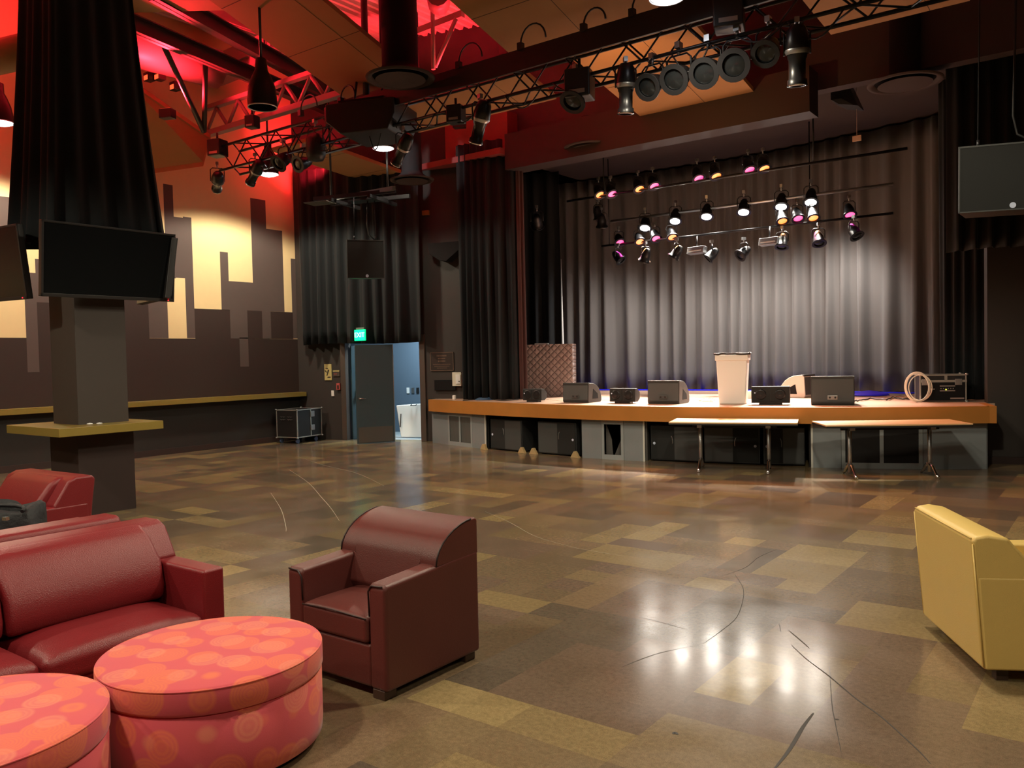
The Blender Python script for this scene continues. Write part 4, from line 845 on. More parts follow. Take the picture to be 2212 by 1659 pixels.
# brown club chair: local front = -y, origin on floor centre of front edge
def club_chair(lab, loc, rz, m, W=0.77, Dp_=0.70, H=0.85, arm=0.62, seat=0.455, at=0.13, piping='lbrownd'):
    t = thing('club_chair', lab, 'chair', loc, rz, 'leather club chairs')
    w2 = W / 2
    for s_ in (-1, 1):
        a, c = (w2 - at, w2) if s_ > 0 else (-w2, -w2 + at)
        MB().prism([(0, 0.045), (Dp_, 0.045), (Dp_, arm + 0.035), (Dp_ * 0.75, arm + 0.028), (Dp_ * 0.4, arm + 0.01), (0.02, arm - 0.005), (0, arm - 0.02)], a, c, 'x').build('arm', M[m], t, bevel=0.028, seg=4)
        MB().tube([(s_ * (w2 - at + 0.004), 0.006, seat - 0.02), (s_ * (w2 - at + 0.004), 0.001, arm - 0.05), (s_ * (w2 - at + 0.03), -0.002, arm - 0.015), (s_ * (w2 - 0.02), 0.0, arm - 0.012)], 0.005, 6).build('piping', M[piping], t)
    zz = [(Dp_, 0.05), (Dp_, H - 0.012), (Dp_ - 0.03, H)]
    curve = []
    for i in range(9):
        a = i / 8; curve.append((Dp_ - 0.06 - 0.31 * math.sin(a * PI / 2) ** 1.2, H - 0.002 - (H - arm - 0.012) * (1 - math.cos(a * PI / 2))))
    # back lower part between the arms and upper wing full width
    prof_up = [(Dp_, arm + 0.01), (Dp_, H - 0.012), (Dp_ - 0.02, H)] + curve + [(Dp_ - 0.37, arm + 0.01)]
    full = [(Dp_ - 0.02, 0.06), (Dp_ - 0.004, H - 0.012), (Dp_ - 0.02, H)] + curve + [(Dp_ - 0.395, arm - 0.06), (Dp_ - 0.415, seat + 0.02), (Dp_ - 0.38, seat - 0.06), (Dp_ - 0.30, 0.3), (Dp_ - 0.30, 0.06)]
    MB().prism(full, -w2 + at - 0.012, w2 - at + 0.012, 'x', smooth=True).build('backrest', M[m], t, bevel=0.012, seg=3)
    for s_ in (-1, 1):
        a, c = (w2 - at - 0.012, w2 - 0.004) if s_ > 0 else (-w2 + 0.004, -w2 + at + 0.012)
        MB().prism(prof_up, a, c, 'x', smooth=True).build('back_wing', M[m], t, bevel=0.012, seg=3)
    MB().box(-w2 + 0.02, w2 - 0.02, Dp_ - 0.05, Dp_ + 0.002, 0.045, arm + 0.05).build('rear_panel', M[m], t, bevel=0.01)
    for s_ in (-1, 1):
        MB().tube([(s_ * (w2 - 0.006), y, z) for y, z in curve], 0.005, 6).build('piping', M[piping], t)
    rbox(-w2 + at + 0.004, w2 - at - 0.004, -0.012, Dp_ - 0.24, seat - 0.17, seat, 'seat_cushion', M[m], t, 0.028, 4, crown=0.025)
    rbox(-w2 + at - 0.01, w2 - at + 0.01, 0.004, Dp_ - 0.2, 0.05, seat - 0.172, 'seat_rail', M[m], t, 0.02, 3)
    MB().tube([(-w2 + at + 0.01, -0.008, seat - 0.035), (0, -0.016, seat - 0.022), (w2 - at - 0.01, -0.008, seat - 0.035)], 0.004, 6).build('piping', M[piping], t)
    for x in (-w2 + 0.07, w2 - 0.07):
        for y in (0.05, Dp_ - 0.07): MB().box(x - 0.045, x + 0.045, y - 0.045, y + 0.045, 0.0, 0.05).build('foot', M['foot'], t, bevel=0.004)
    return t
club_chair('dark brown leather club chair facing the round coral ottoman', (-3.51, 3.0, 0), math.radians(0), 'lbrown', W=0.80, Dp_=0.78)

def lounge(name, lab, cat, loc, rz, m, seats, W, D_=0.86, H=0.87, arm=0.63, seat=0.46, at=0.16, group=None, lean=0.10):
    # local front = -y ; origin at floor centre of the front edge
    t = thing(name, lab, cat, loc, rz, group); w2 = W / 2
    rbox(-w2 + at, w2 - at, 0.03, D_ - 0.08, 0.06, seat - 0.17, 'base', M[m], t, 0.02, 3)
    for s_ in (-1, 1):
        a, c = (w2 - at, w2) if s_ > 0 else (-w2, -w2 + at)
        MB().box(a, c, 0, D_ - 0.03, 0.06, arm).build('arm', M[m], t, bevel=0.02, seg=4)
    # back frame: wedge, full width above the arms
    MB().prism([(D_ - 0.05, 0.06), (D_ + lean * 0.25, arm), (D_ + lean, H - 0.03), (D_ + lean - 0.03, H), (D_ + lean - 0.17, H + 0.0), (D_ + lean - 0.24, H - 0.03), (D_ - 0.33, arm + 0.005), (D_ - 0.22, 0.2), (D_ - 0.22, 0.06)], -w2 + 0.004, w2 - 0.004, 'x').build('back_frame', M[m], t, bevel=0.022, seg=4)
    cw = (W - 2 * at) / seats
    for i in range(seats):
        x0 = -w2 + at + cw * i + 0.006; x1 = x0 + cw - 0.012
        rbox(x0, x1, -0.02, D_ - 0.26, seat - 0.17, seat + 0.01, 'seat_cushion', M[m], t, 0.045, 5, crown=0.045)
        b = MB(); N = 8; prof = [(D_ - 0.42, seat - 0.01), (D_ - 0.44, seat + 0.08), (D_ - 0.41, arm + 0.02), (D_ - 0.28, H - 0.05), (D_ - 0.20, H - 0.005), (D_ - 0.10, H - 0.01), (D_ - 0.06, H - 0.08), (D_ - 0.20, seat)]
        b.prism(prof, x0, x1, 'x'); b.build('back_cushion', M[m], t, bevel=0.035, seg=4)
    for x in (-w2 + 0.08, w2 - 0.08):
        for y in (0.07, D_ - 0.1): MB().box(x - 0.04, x + 0.04, y - 0.04, y + 0.04, 0, 0.06).build('foot', M['foot'], t, bevel=0.004)
    return t
# front sofa: faces +x, right end (local +x... ) toward +y
lounge('sofa', 'deep red leather sofa with square arms in the left foreground', 'sofa', (-4.09, 1.72, 0), PI / 2, 'lred', 2, 1.98, D_=0.80, H=0.86, arm=0.655, seat=0.455, at=0.135, lean=0.02)
lounge('sofa', 'bright red sofa seen only as a strip of back behind the front sofa', 'sofa', (-5.86, 1.55, 0), -PI / 2, 'lred', 2, 2.1, D_=0.86, H=0.875, arm=0.62, seat=0.455, at=0.13, lean=0.02)
lounge('lounge_chair', 'red leather armchair standing before the dark column at far left', 'chair', (-7.66, 2.66, 0), math.radians(3), 'lred', 1, 1.06, D_=0.80, H=0.86, arm=0.63, seat=0.45, at=0.14, group='leather lounge chairs', lean=0.04)
# yellow chair, faces right; back panel from (-1.06,5.80) to (-0.61,4.94)
pa, pb = Vector((-1.06, 5.78, 0)), Vector((-0.62, 4.96, 0)); dirn = (pa - pb).normalized(); wY = (pa - pb).length
fwd = Vector((-dirn.y, dirn.x, 0)) * -1     # facing direction
DY = 0.78; ctr = (pa + pb) / 2 + fwd * DY
t = thing('lounge_chair', 'pale yellow leather armchair at the right edge, seen from behind', 'chair', ctr, math.atan2(fwd.y, fwd.x) + PI / 2, 'leather lounge chairs')
def yellow(t, W, D_, H, arm, at, m):
    w2 = W / 2
    MB().prism([(D_ - 0.0, 0.075), (D_ + 0.055, H - 0.03), (D_ + 0.04, H), (D_ - 0.03, H + 0.012), (D_ - 0.13, H - 0.005), (D_ - 0.165, H - 0.05), (D_ - 0.31, arm + 0.006), (D_ - 0.26, arm - 0.01), (D_ - 0.2, 0.075)], -w2, w2, 'x').build('backrest', M[m], t, bevel=0.022, seg=4)
    for s_ in (-1, 1):
        a, c = (w2 - at, w2 + 0.004) if s_ > 0 else (-w2 - 0.004, -w2 + at)
        MB().prism([(0, 0.075), (D_ - 0.01, 0.075), (D_ + 0.025, arm), (0, arm)], a, c, 'x').build('arm', M[m], t, bevel=0.014, seg=3)
        MB().tube([(s_ * (w2 - 0.002), D_ - 0.004, 0.09), (s_ * (w2 - 0.002), D_ + 0.05, H - 0.04)], 0.004, 6).build('seam', M[m], t)
    MB().tube([(-w2 + 0.02, D_ + 0.05, H - 0.012), (w2 - 0.02, D_ + 0.05, H - 0.012)], 0.004, 6).build('seam', M[m], t)
    rbox(-w2 + at, w2 - at, -0.01, D_ - 0.22, 0.29, 0.46, 'seat_cushion', M[m], t, 0.04, 4, crown=0.03)
    rbox(-w2 + at, w2 - at, 0.02, D_ - 0.2, 0.08, 0.29, 'seat_rail', M[m], t, 0.02)
    MB().prism([(D_ - 0.30, 0.44), (D_ - 0.34, 0.52), (D_ - 0.19, H - 0.05), (D_ - 0.14, H - 0.06), (D_ - 0.2, 0.44)], -w2 + at + 0.01, w2 - at - 0.01, 'x').build('back_cushion', M[m], t, bevel=0.03)
    for x in (-w2 + 0.09, w2 - 0.09):
        for y in (0.08, D_ - 0.12): MB().box(x - 0.03, x + 0.03, y - 0.03, y + 0.03, 0, 0.08).build('foot', M['foot'], t)
yellow(t, wY, DY, 0.79, 0.575, 0.13, 'lyel')
# ottomans
def ottoman(lab, loc, R, H, rz):
    t = thing('round_ottoman', lab, 'ottoman', loc, rz, 'round coral ottomans')
    def prof(a): return a
    MB().lathe([(R - 0.03, 0.03), (R - 0.008, 0.045), (R - 0.004, 0.10), (R - 0.004, H - 0.125), (R - 0.02, H - 0.115)], 96).build('drum', M['dots'], t)
    MB().lathe([(R - 0.02, H - 0.118), (R - 0.002, H - 0.112), (R + 0.002, H - 0.10), (R + 0.002, H - 0.018), (R - 0.004, H - 0.006), (R - 0.02, H), (R * 0.6, H + 0.008), (R * 0.2, H + 0.01)], 96).build('lid_cushion', M['dots'], t)
    MB().tube([((R - 0.002) * math.cos(a), (R - 0.002) * math.sin(a), H - 0.008) for a in [2 * PI * i / 96 for i in range(96)]], 0.004, 6, close=True).build('piping', M['dots'], t)
    MB().lathe([(R - 0.06, 0.0), (R - 0.06, 0.03)], 48).build('base_ring', M['black'], t)
    return t
ottoman('larger round coral ottoman with pale dots beside the brown club chair', (-3.45, 2.21, 0), 0.50, 0.46, 0.4)
ottoman('round coral ottoman cut off by the lower left corner of the view', (-3.555, 1.22, 0), 0.49, 0.455, 1.9)
# bag on the rear sofa
q = Hz(38, 1112, 0.80)
b = MB(); Nn = 28
prof = [(0.20, 0.0), (0.235, 0.05), (0.225, 0.16), (0.20, 0.26), (0.19, 0.31), (0.165, 0.325), (0.15, 0.30), (0.155, 0.2), (0.13, 0.1)]
b.lathe(prof, Nn, Matrix.Diagonal((1.15, 0.9, 1, 1)), cap1=True)
b.v = [(x, y, z * 1.4) for x, y, z in b.v]
b.v = [(x + 0.02 * math.sin(5 * math.atan2(y, x) + 9 * z), y + 0.018 * math.cos(4 * math.atan2(y, x) + 7 * z), z + (0.02 * math.sin(3 * math.atan2(y, x)) if z > 0.2 else 0)) for x, y, z in b.v]
t = thing('duffel_bag', 'slouchy open black bag on the rear red sofa seat', 'bag', (-5.68, 2.22, 0.478), 0.4)
b.build('bag_body', M['bag'], t, allsmooth=True)
MB().tube([(0.22 * math.cos(a), -0.1 + 0.05 * math.sin(a * 2), 0.44 + 0.03 * math.sin(a)) for a in [i * PI / 10 for i in range(11)]], 0.012, 8).build('strap', M['bag'], t)
MB().box(0.16, 0.19, -0.19, -0.165, 0.40, 0.42).build('metal_clip', M['chrome'], t)


# ================================================================== OVERHEAD
def cloud(lab, fl_, z, fr_x, tilt, L_, th=0.07, joints=True, skew=0.0):
    a = Hz(fl_[0], fl_[1], z); d = ray(fr_x, 300)
    # right end: same y plane, walk along +x until it projects to fr_x
    lo, hi = a.x, a.x + 12
    for _ in range(40):
        mid = (lo + hi) / 2; v = Vector((mid, a.y, z)) - O; px = CX + FPX * v.dot(RT) / v.dot(FW)
        if px < fr_x: lo = mid
        else: hi = mid
    x1 = lo; t_ = math.radians(tilt); n_ = Vector((skew, -L_ * math.cos(t_), L_ * math.sin(t_)))
    fl, fr = Vector((a.x, a.y, z)), Vector((x1, a.y, z)); b = MB(); b.mat(M['cloud']); b.slab([fl, fr, fr + n_, fl + n_], (0, 0, th))
    if joints:
        b.mat(M['ink']); k = 1.22
        while k < (x1 - a.x) - 0.2:
            p = fl + Vector((k, 0, -0.002)); b.slab([p, p + Vector((0.008, 0, 0)), p + Vector((0.008, 0, 0)) + n_, p + n_], (0, 0, 0.004)); k += 1.22
        k = 1.22
        while k < L_ - 0.2:
            p = fl + n_ * (k / L_) + Vector((0, 0, -0.002)); q_ = n_.normalized() * 0.008; b.slab([p, p + (fr - fl), p + (fr - fl) + q_, p + q_], (0, 0, 0.004)); k += 1.22
    return tag(b.build('ceiling_panel', None), lab, 'ceiling panel', 'suspended tan ceiling panels')
cloud('largest suspended tan ceiling panel, upper left of the lighting truss', (748, 214), 6.15, 900, 17.5, 7.5)
cloud('tan ceiling panel hanging just beyond the middle of the truss', (905, 287), 6.05, 1202, 12, 1.3)
cloud('pale tan ceiling panel top centre behind the bright lamps', (1130, 142), 6.1, 1450, 14.5, 7.0)
cloud('orange-lit tan ceiling panel behind the round stage lights', (1385, 253), 6.03, 1630, 10, 4.0)
cloud('tan ceiling panel at the top right corner of the view', (1795, 75), 6.1, 2095, 3, 5.0)
zf = Vp(842, 411, 15.4).z
cloud('tan ceiling panel above the suspended speaker near the back wall', (842, 411), 5.72, 925, 5, 3.3)
q1 = Hz(455, 300, 6.05); q2 = Hz(439, 359, 5.55); q3 = Wl(288, 381); q3.x += 0.05; q4 = Hz(250, 158, 6.9)
b = MB(); b.slab([q1, q2, Vector((q3.x, q3.y, q3.z)), q4], (0, 0, 0.08)); tag(b.build('ceiling_panel', M['cloud']), 'sloping tan ceiling panel between the column drape and left end of the truss', 'ceiling panel', 'suspended tan ceiling panels')
q1 = Hz(232, 29, 7.0); q2 = Hz(500, 22, 7.0); q3 = Hz(640, -60, 7.0); q4 = Hz(120, -60, 7.0)
b = MB(); b.slab([q1, q2, q3, q4], (0, 0, 0.08)); tag(b.build('ceiling_panel', M['cloud']), 'tan ceiling panel cut by the top edge above the column', 'ceiling panel', 'suspended tan ceiling panels')

# round air diffusers on ducts
def diffuser(lab, px, py, z, R, rd, ztop):
    p = Hz(px, py, z); t = thing('air_diffuser', lab, 'diffuser', p, 0, 'round air diffusers')
    MB().lathe([(rd, ztop - z), (rd, 0.16), (rd + 0.03, 0.10), (R * 0.75, 0.03), (R, 0.0)], 48, cap0=False, cap1=False).build('duct', M['mattblack'], t)
    MB().lathe([(R, 0.0), (R * 0.97, -0.025), (R * 0.86, -0.02), (R * 0.80, 0.02)], 48, cap0=False, cap1=False).build('flange', M['roofdk'] , t)
    MB().lathe([(R * 0.72, -0.035), (R * 0.3, -0.045), (0.0, -0.048)], 40, cap0=False, cap1=False).build('cone_plate', M['roofdk'], t)
    return t
diffuser('air diffuser with brightly lit neck hanging before the black curtain', 890, 388, 5.35, 0.44, 0.20, 8.6)
diffuser('largest dark air diffuser on a thick duct behind the truss', 865, 168, 5.85, 0.50, 0.26, 8.7)
diffuser('faint round air diffuser under the dark stage soffit, left one', 1275, 318, 5.75, 0.50, 0.2, 6.3)
diffuser('faint round air diffuser at the right below the tan panel', 1955, 178, 5.8, 0.53, 0.22, 7.9)

# pendants
def pendant(lab, loc, R=0.19):
    t = thing('pendant_lamp', lab, 'lamp', loc, 0, 'bell shaped pendant lamps')
    MB().lathe([(R, -0.02), (R * 0.98, 0.06), (R * 0.82, 0.22), (R * 0.55, 0.36), (R * 0.38, 0.42), (R * 0.36, 0.56), (0.02, 0.58)], 36, cap0=False).build('shade', M['blackm'], t)
    MB().tube([(R * math.cos(a), R * math.sin(a), -0.02) for a in [2 * PI * i / 40 for i in range(40)]], 0.008, 6, close=True).build('rim', M['rim'], t)
    MB().lathe([(R * 0.93, -0.01), (R * 0.7, -0.045), (R * 0.3, -0.065), (0.0, -0.07)], 32, cap0=False, cap1=False).build('lens', M['lampw'], t)
    MB().tube([(0, 0, 0.56), (0, 0, 8.6 - loc[2])], 0.018, 8).build('stem', M['blackm'], t); return t
labs = ['pendant lamp glowing at the far left edge', 'pendant lamp glowing below the left end of truss', 'pendant lamp glowing under the dark projector box', 'pendant lamp cut by the top edge above round stage lights', 'pendant lamp just above the top edge centre']
for (px, py, z), lab in zip([(0, 262, 5.5), (580, 374, 5.3), (828, 318, 5.6), (1440, -8, 5.7)], labs): pendant(lab, Hz(px, py, z) if px != 580 else Dp(580, 374, (0, 9.9, 0), (0, 1, 0)))
q = Dp(567, 232, (0, 7.4, 0), (0, 1, 0))
t = thing('pendant_lamp', 'large dark bell pendant hanging in the red-lit cavity, unlit', 'lamp', q, 0, 'bell shaped pendant lamps')
MB().lathe([(0.20, 0.0), (0.205, 0.1), (0.19, 0.28), (0.14, 0.42), (0.09, 0.52), (0.075, 0.68), (0.02, 0.70)], 36, cap0=False).build('shade', M['blackm'], t)
MB().tube([(0.2 * math.cos(a), 0.2 * math.sin(a), 0) for a in [2 * PI * i / 40 for i in range(40)]], 0.009, 6, close=True).build('rim', M['rim'], t)
MB().tube([(0, 0, 0.68), (0, 0, 8.6 - q.z)], 0.02, 8).build('stem', M['blackm'], t)

# lighting truss
TY, TZ, TS = 9.43, 5.62, 0.44
t = thing('lighting_truss', 'long black box truss carrying stage lights across the hall', 'truss', (0, 0, 0))
XA, XB = -13.62, 1.2
for y in (TY - TS / 2, TY + TS / 2):
    for z in (TZ - TS / 2, TZ + TS / 2): MB().tube([(XA, y, z), (XB, y, z)], 0.026, 8).build('chord', M['blackm'], t)
b = MB(); k = 0; x = XA
while x < XB - 0.3:
    x2 = x + 0.42
    for y in (TY - TS / 2, TY + TS / 2):
        za, zb_ = (TZ - TS / 2, TZ + TS / 2) if k % 2 else (TZ + TS / 2, TZ - TS / 2); b.tube([(x, y, za), (x2, y, zb_)], 0.013, 5)
    for z in (TZ - TS / 2, TZ + TS / 2):
        ya, yb_ = (TY - TS / 2, TY + TS / 2) if k % 2 else (TY + TS / 2, TY - TS / 2); b.tube([(x, ya, z), (x2, yb_, z)], 0.013, 5)
    x = x2; k += 1
b.build('lacing', M['blackm'], t)
b = MB(); b.box(-10.6, -2.2, TY - TS / 2 - 0.05, TY - TS / 2 - 0.01, TZ + 0.06, TZ + TS / 2 + 0.12); b.build('cable_tray', M['black'], t)
for x in (-11.2, -10.2, -8.9, -7.7, -6.6, -5.6, -4.9):
    b = MB(); b.box(x - 0.035, x + 0.035, TY - TS / 2 - 0.08, TY - TS / 2 - 0.0, TZ + TS / 2 + 0.10, TZ + TS / 2 + 0.2); b.build('socket', M['black'], t)
    b = MB(); r_ = random.uniform(0.12, 0.24); b.tube([(x + r_ - r_ * math.cos(a), TY - TS / 2 - 0.04, TZ + TS / 2 + 0.18 + r_ * 1.1 * math.sin(a)) for a in [PI * i / 10 for i in range(11)]], 0.012, 6); b.build('cable_loop', M['cable'], t)
rr = random.Random(3)
for x in [-12.4, -11.6, -10.9, -9.6, -8.6, -8.0, -6.9, -6.1, -5.2, -4.4, -3.6, -3.0]:
    b = MB(); dx = rr.uniform(0.3, 0.7); dp = rr.uniform(0.12, 0.35); y = TY - TS / 2 - 0.03
    b.tube([(x + dx * i / 8, y, TZ - TS / 2 - dp * math.sin(PI * i / 8)) for i in range(9)], 0.010, 6); b.build('hanging_cable', M['cable'], t)
q0, q1 = Hz(783, 0, 7.9), Dp(795, 225, (0, TY - 0.1, 0), (0, 1, 0))
q = Dp(790, 150, (0, TY - 0.1, 0), (0, 1, 0))
t = thing('hanger_pipe', 'dark vertical pipe with chain holding the truss left of the big diffuser', 'pipe', (q.x, TY - 0.1, 0))
MB().tube([(0, 0, TZ - 0.2), (0, 0, 8.7)], 0.055, 12).build('pipe', M['beam'], t)
b = MB(); b.lathe([(0.0, -0.09), (0.12, -0.05), (0.14, 0), (0.12, 0.05), (0, 0.09)], 14, TR(0.02, -0.12, 6.55)); b.build('motor', M['blackm'], t)
b = MB(); b.tube([(-0.08, -0.1, 6.4), (-0.14, -0.1, 6.1), (-0.2, -0.1, 5.85)], 0.02, 6); b.tube([(-0.2, -0.1, 5.85), (-0.42, -0.1, 5.5)], 0.01, 5); b.build('chain', M['blackm'], t)

# fixtures -------------------------------------------------
def yoke(t, w, h):
    MB().tube([(-w, 0, 0), (-w, 0, h - 0.04), (-w + 0.04, 0, h), (w - 0.04, 0, h), (w, 0, h - 0.04), (w, 0, 0)], 0.010, 6).build('yoke', M['blackm'], t)
    b = MB(); b.tube([(0, 0, h), (0, 0, h + 0.07)], 0.016, 8); b.box(-0.025, 0.025, -0.04, 0.04, h + 0.06, h + 0.12); b.build('clamp', M['steel'], t)
def par_proto(cat_lab, lens):
    # pivot at origin; beam direction = local -Z of the can part
    t = thing('par_can', cat_lab, 'spotlight', (0, 0, 0), 0, 'par cans'); yoke(t, 0.125, 0.2)
    can = MB().lathe([(0.0, 0.17), (0.05, 0.165), (0.075, 0.12), (0.105, 0.02), (0.108, -0.10), (0.125, -0.105), (0.125, -0.12)], 24, cap1=False).build('can', M['blackm'], t)
    b = MB(); N = 20; b.lathe([(0.145, -0.12), (0.145, -0.135), (0.10, -0.135), (0.10, -0.12)], N, smooth=False, cap0=False, cap1=False); b.build('gel_frame', M['blackm'], can)
    MB().lathe([(0.098, -0.112), (0.06, -0.122), (0.0, -0.126)], 24, cap0=False, cap1=False).build('lens', lens, can); return t
def ers_proto():
    t = thing('profile_spotlight', 'x', 'spotlight', (0, 0, 0), 0, 'profile spotlights'); yoke(t, 0.13, 0.26)
    can = MB().lathe([(0.0, 0.30), (0.07, 0.29), (0.10, 0.24), (0.12, 0.14), (0.125, 0.03), (0.10, 0.0), (0.095, -0.04), (0.085, -0.05), (0.085, -0.24), (0.10, -0.25), (0.10, -0.30)], 24, cap1=False).build('body', M['blackm'], t)
    MB().lathe([(0.126, 0.05), (0.128, 0.03), (0.110, 0.0)], 24, cap0=False, cap1=False).build('shiny_collar', M['steel'], can)
    MB().lathe([(0.104, -0.30), (0.104, -0.315), (0.08, -0.315)], 24, cap0=False, cap1=False).build('lens_ring', M['chrome'], can)
    MB().lathe([(0.08, -0.296), (0.0, -0.30)], 20, cap0=False, cap1=False).build('lens', M['screen'], can); return t
def place(proto, used, loc, lab, tilt=0.0, rz=0.0, sc_=1.0, up=False):
    o = proto if not used[0] else dup(proto); used[0] = True; o.location = loc; o.rotation_euler = (0, 0, rz); o['label'] = lab; o.scale = (sc_,) * 3
    for c in [x for x in bpy.data.objects if x.parent == o]:
        if c.name.split('.')[0] in ('can', 'body'): c.rotation_euler = (tilt, 0, 0)
    top = Vector(loc).z + 0.36 * sc_
    if abs(Vector(loc).y - TY) < 0.3 and top < TZ - TS / 2: MB().tube([(0, 0, 0.3), (0, 0, (TZ - TS / 2 - Vector(loc).z) / sc_)], 0.016, 6).build('drop_arm', M['blackm'], o)
    return o
def aim(rz, tilt):   # world beam direction
    return (RZ(rz) @ RX(tilt)) @ Vector((0, 0, -1))
ers = ers_proto(); eu = [False]
def on_truss(px, py, y=TY - TS / 2): return Dp(px, py, (0, y, 0), (0, 1, 0))
for px, py, lab, tilt, rz, s_ in [(1038, 262, 'profile spotlight hanging alone under the truss before the red beam, tilted right', math.radians(28), math.radians(70), 1.0), (1352, 190, 'profile spotlight hanging upright left of four round black lights', math.radians(8), math.radians(40), 1.0),
                              (1722, 118, 'profile spotlight at the right end of truss with bright reflections', math.radians(10), math.radians(20), 1.05), (470, 392, 'profile spotlight lying nearly level at left end of truss', math.radians(72), math.radians(60), 0.95), (552, 372, 'profile spotlight angled beside the glowing left pendant', math.radians(55), math.radians(80), 0.9), (870, 322, 'profile spotlight half hidden behind the bright diffuser neck', math.radians(50), math.radians(75), 0.9)]:
    place(ers, eu, on_truss(px, py), lab, tilt, rz, s_)
pb_ = par_proto('x', M['screen']); pu = [False]
for i, (px, py, s_) in enumerate([(1410, 182, 1.15), (1467, 165, 1.25), (1530, 152, 1.25), (1593, 134, 1.3)]):
    place(pb_, pu, on_truss(px, py), ['round black stage light seen from behind, first of four on the truss', 'round black stage light with scalloped edge, second of four on the truss', 'round black stage light with scalloped edge, third of four on the truss', 'largest round black stage light, last of four on the truss'][i], math.radians(62), math.radians(-4 + 3 * i) + PI, s_)
for px, py, s_, lab, tl in [(612, 345, 1.1, 'round black stage light above glowing left pendant', 50), (655, 352, 1.0, 'black stage light with bright rim between pendant and black drum light', 70), (1660, 105, 1.1, 'black stage light nearly lost in the dark right of truss', 50), (1245, 205, 1.2, 'black stage light under the bright flare centre', 40)]:
    place(pb_, pu, on_truss(px, py), lab, math.radians(tl), PI, s_)
# drum moving lights and boxes
q = on_truss(682, 318); t = thing('drum_light', 'black drum shaped stage light hanging left of the projector box', 'spotlight', q, 0, 'moving lights'); yoke(t, 0.19, 0.34)
MB().lathe([(0.0, 0.22), (0.13, 0.20), (0.16, 0.12), (0.16, -0.14), (0.12, -0.22), (0, -0.24)], 28).build('drum', M['black'], t)
for px, py, lab, s_ in [(985, 245, 'black box shaped stage light under the truss centre', 0.9), (1252, 180, 'black boxy moving light beside the flare', 1.3), (1575, 25, 'dark boxy light on top of the right truss', 1.3), (545, 262, 'small dark box on top of the truss left end', 0.8), (470, 318, 'small black box at the left tip of the truss', 1.1)]:
    q = on_truss(px, py); t = thing('box_light', lab, 'spotlight', q, 0.3, 'box lights')
    MB().box(-0.13 * s_, 0.13 * s_, -0.12 * s_, 0.12 * s_, -0.16 * s_, 0.12 * s_).build('housing', M['black'], t, bevel=0.02)
    MB().box(-0.08 * s_, 0.08 * s_, -0.123 * s_, -0.12 * s_, -0.13 * s_, -0.09 * s_).build('vent_plate', M['steel'], t)
    MB().tube([(0, 0, 0.1 * s_), (0, 0, 0.24 * s_)], 0.02, 8).build('clamp', M['blackm'], t)
q = on_truss(790, 262); t = thing('projector', 'large dark projector box hanging below the truss above a glowing pendant', 'projector', (q.x, q.y + 0.1, q.z), math.radians(20))
MB().prism([(-0.55, -0.05), (-0.30, -0.26), (0.50, -0.26), (0.62, -0.02), (0.62, 0.22), (-0.55, 0.22)], -0.45, 0.45, 'y').build('housing', M['black'], t, bevel=0.02)
MB().box(-0.4, 0.4, -0.3, 0.3, 0.22, 0.30).build('mount', M['blackm'], t)
# small bright sparks of the LED uplights
for p, lab in [((-13.3, 8.0, 6.3), 'red led uplight on the roof steel near the left wall'), ((-13.0, 4.6, 6.3), 'red led uplight hidden behind the column drape'), ((-8.6, 11.6, 6.6), 'red led uplight behind the truss centre'), ((-10.6, 12.6, 6.6), 'red led uplight near the header beam')]:
    if 'hidden' in lab: continue
    t = thing('uplight', lab, 'light', (p[0], p[1], p[2] - 0.18), 0.4, 'red led uplights')
    MB().box(-0.12, 0.12, -0.08, 0.08, -0.08, 0.08).build('housing', M['black'], t, bevel=0.01); MB().box(-0.10, 0.10, -0.06, 0.06, 0.08, 0.085).build('led_face', M['lampr'], t)
for px, py, z, lab in [(323, 172, 7.0, 'small glowing red lamp left of two braces in the roof cavity'), (346, 170, 7.0, 'second small glowing red lamp beside the first in the roof cavity'), (379, 192, 6.9, 'orange glowing lamp before the rectangular ducts')]:
    q = Hz(px, py, z); t = thing('uplight', lab, 'light', q, 0, 'red led uplights'); MB().box(-0.09, 0.09, -0.07, 0.07, -0.03, 0.12).build('housing', M['beam'], t, bevel=0.01); MB().box(-0.06, 0.06, -0.075, -0.07, -0.02, 0.06).build('led_face', M['lampr'], t)
q = Hz(511, 208, 7.6); t = thing('round_downlight', 'tiny dark roof lamp with pale lens against the red deck', 'lamp', q, 0); MB().lathe([(0.10, 0), (0.10, 0.1), (0.05, 0.16)], 20).build('shade', M['beam'], t); MB().lathe([(0.09, -0.004), (0, -0.01)], 20, cap0=False, cap1=False).build('lens', M['white'], t); MB().tube([(0, 0, 0.15), (0, 0, 8.7 - q.z)], 0.01, 6).build('stem', M['beam'], t)

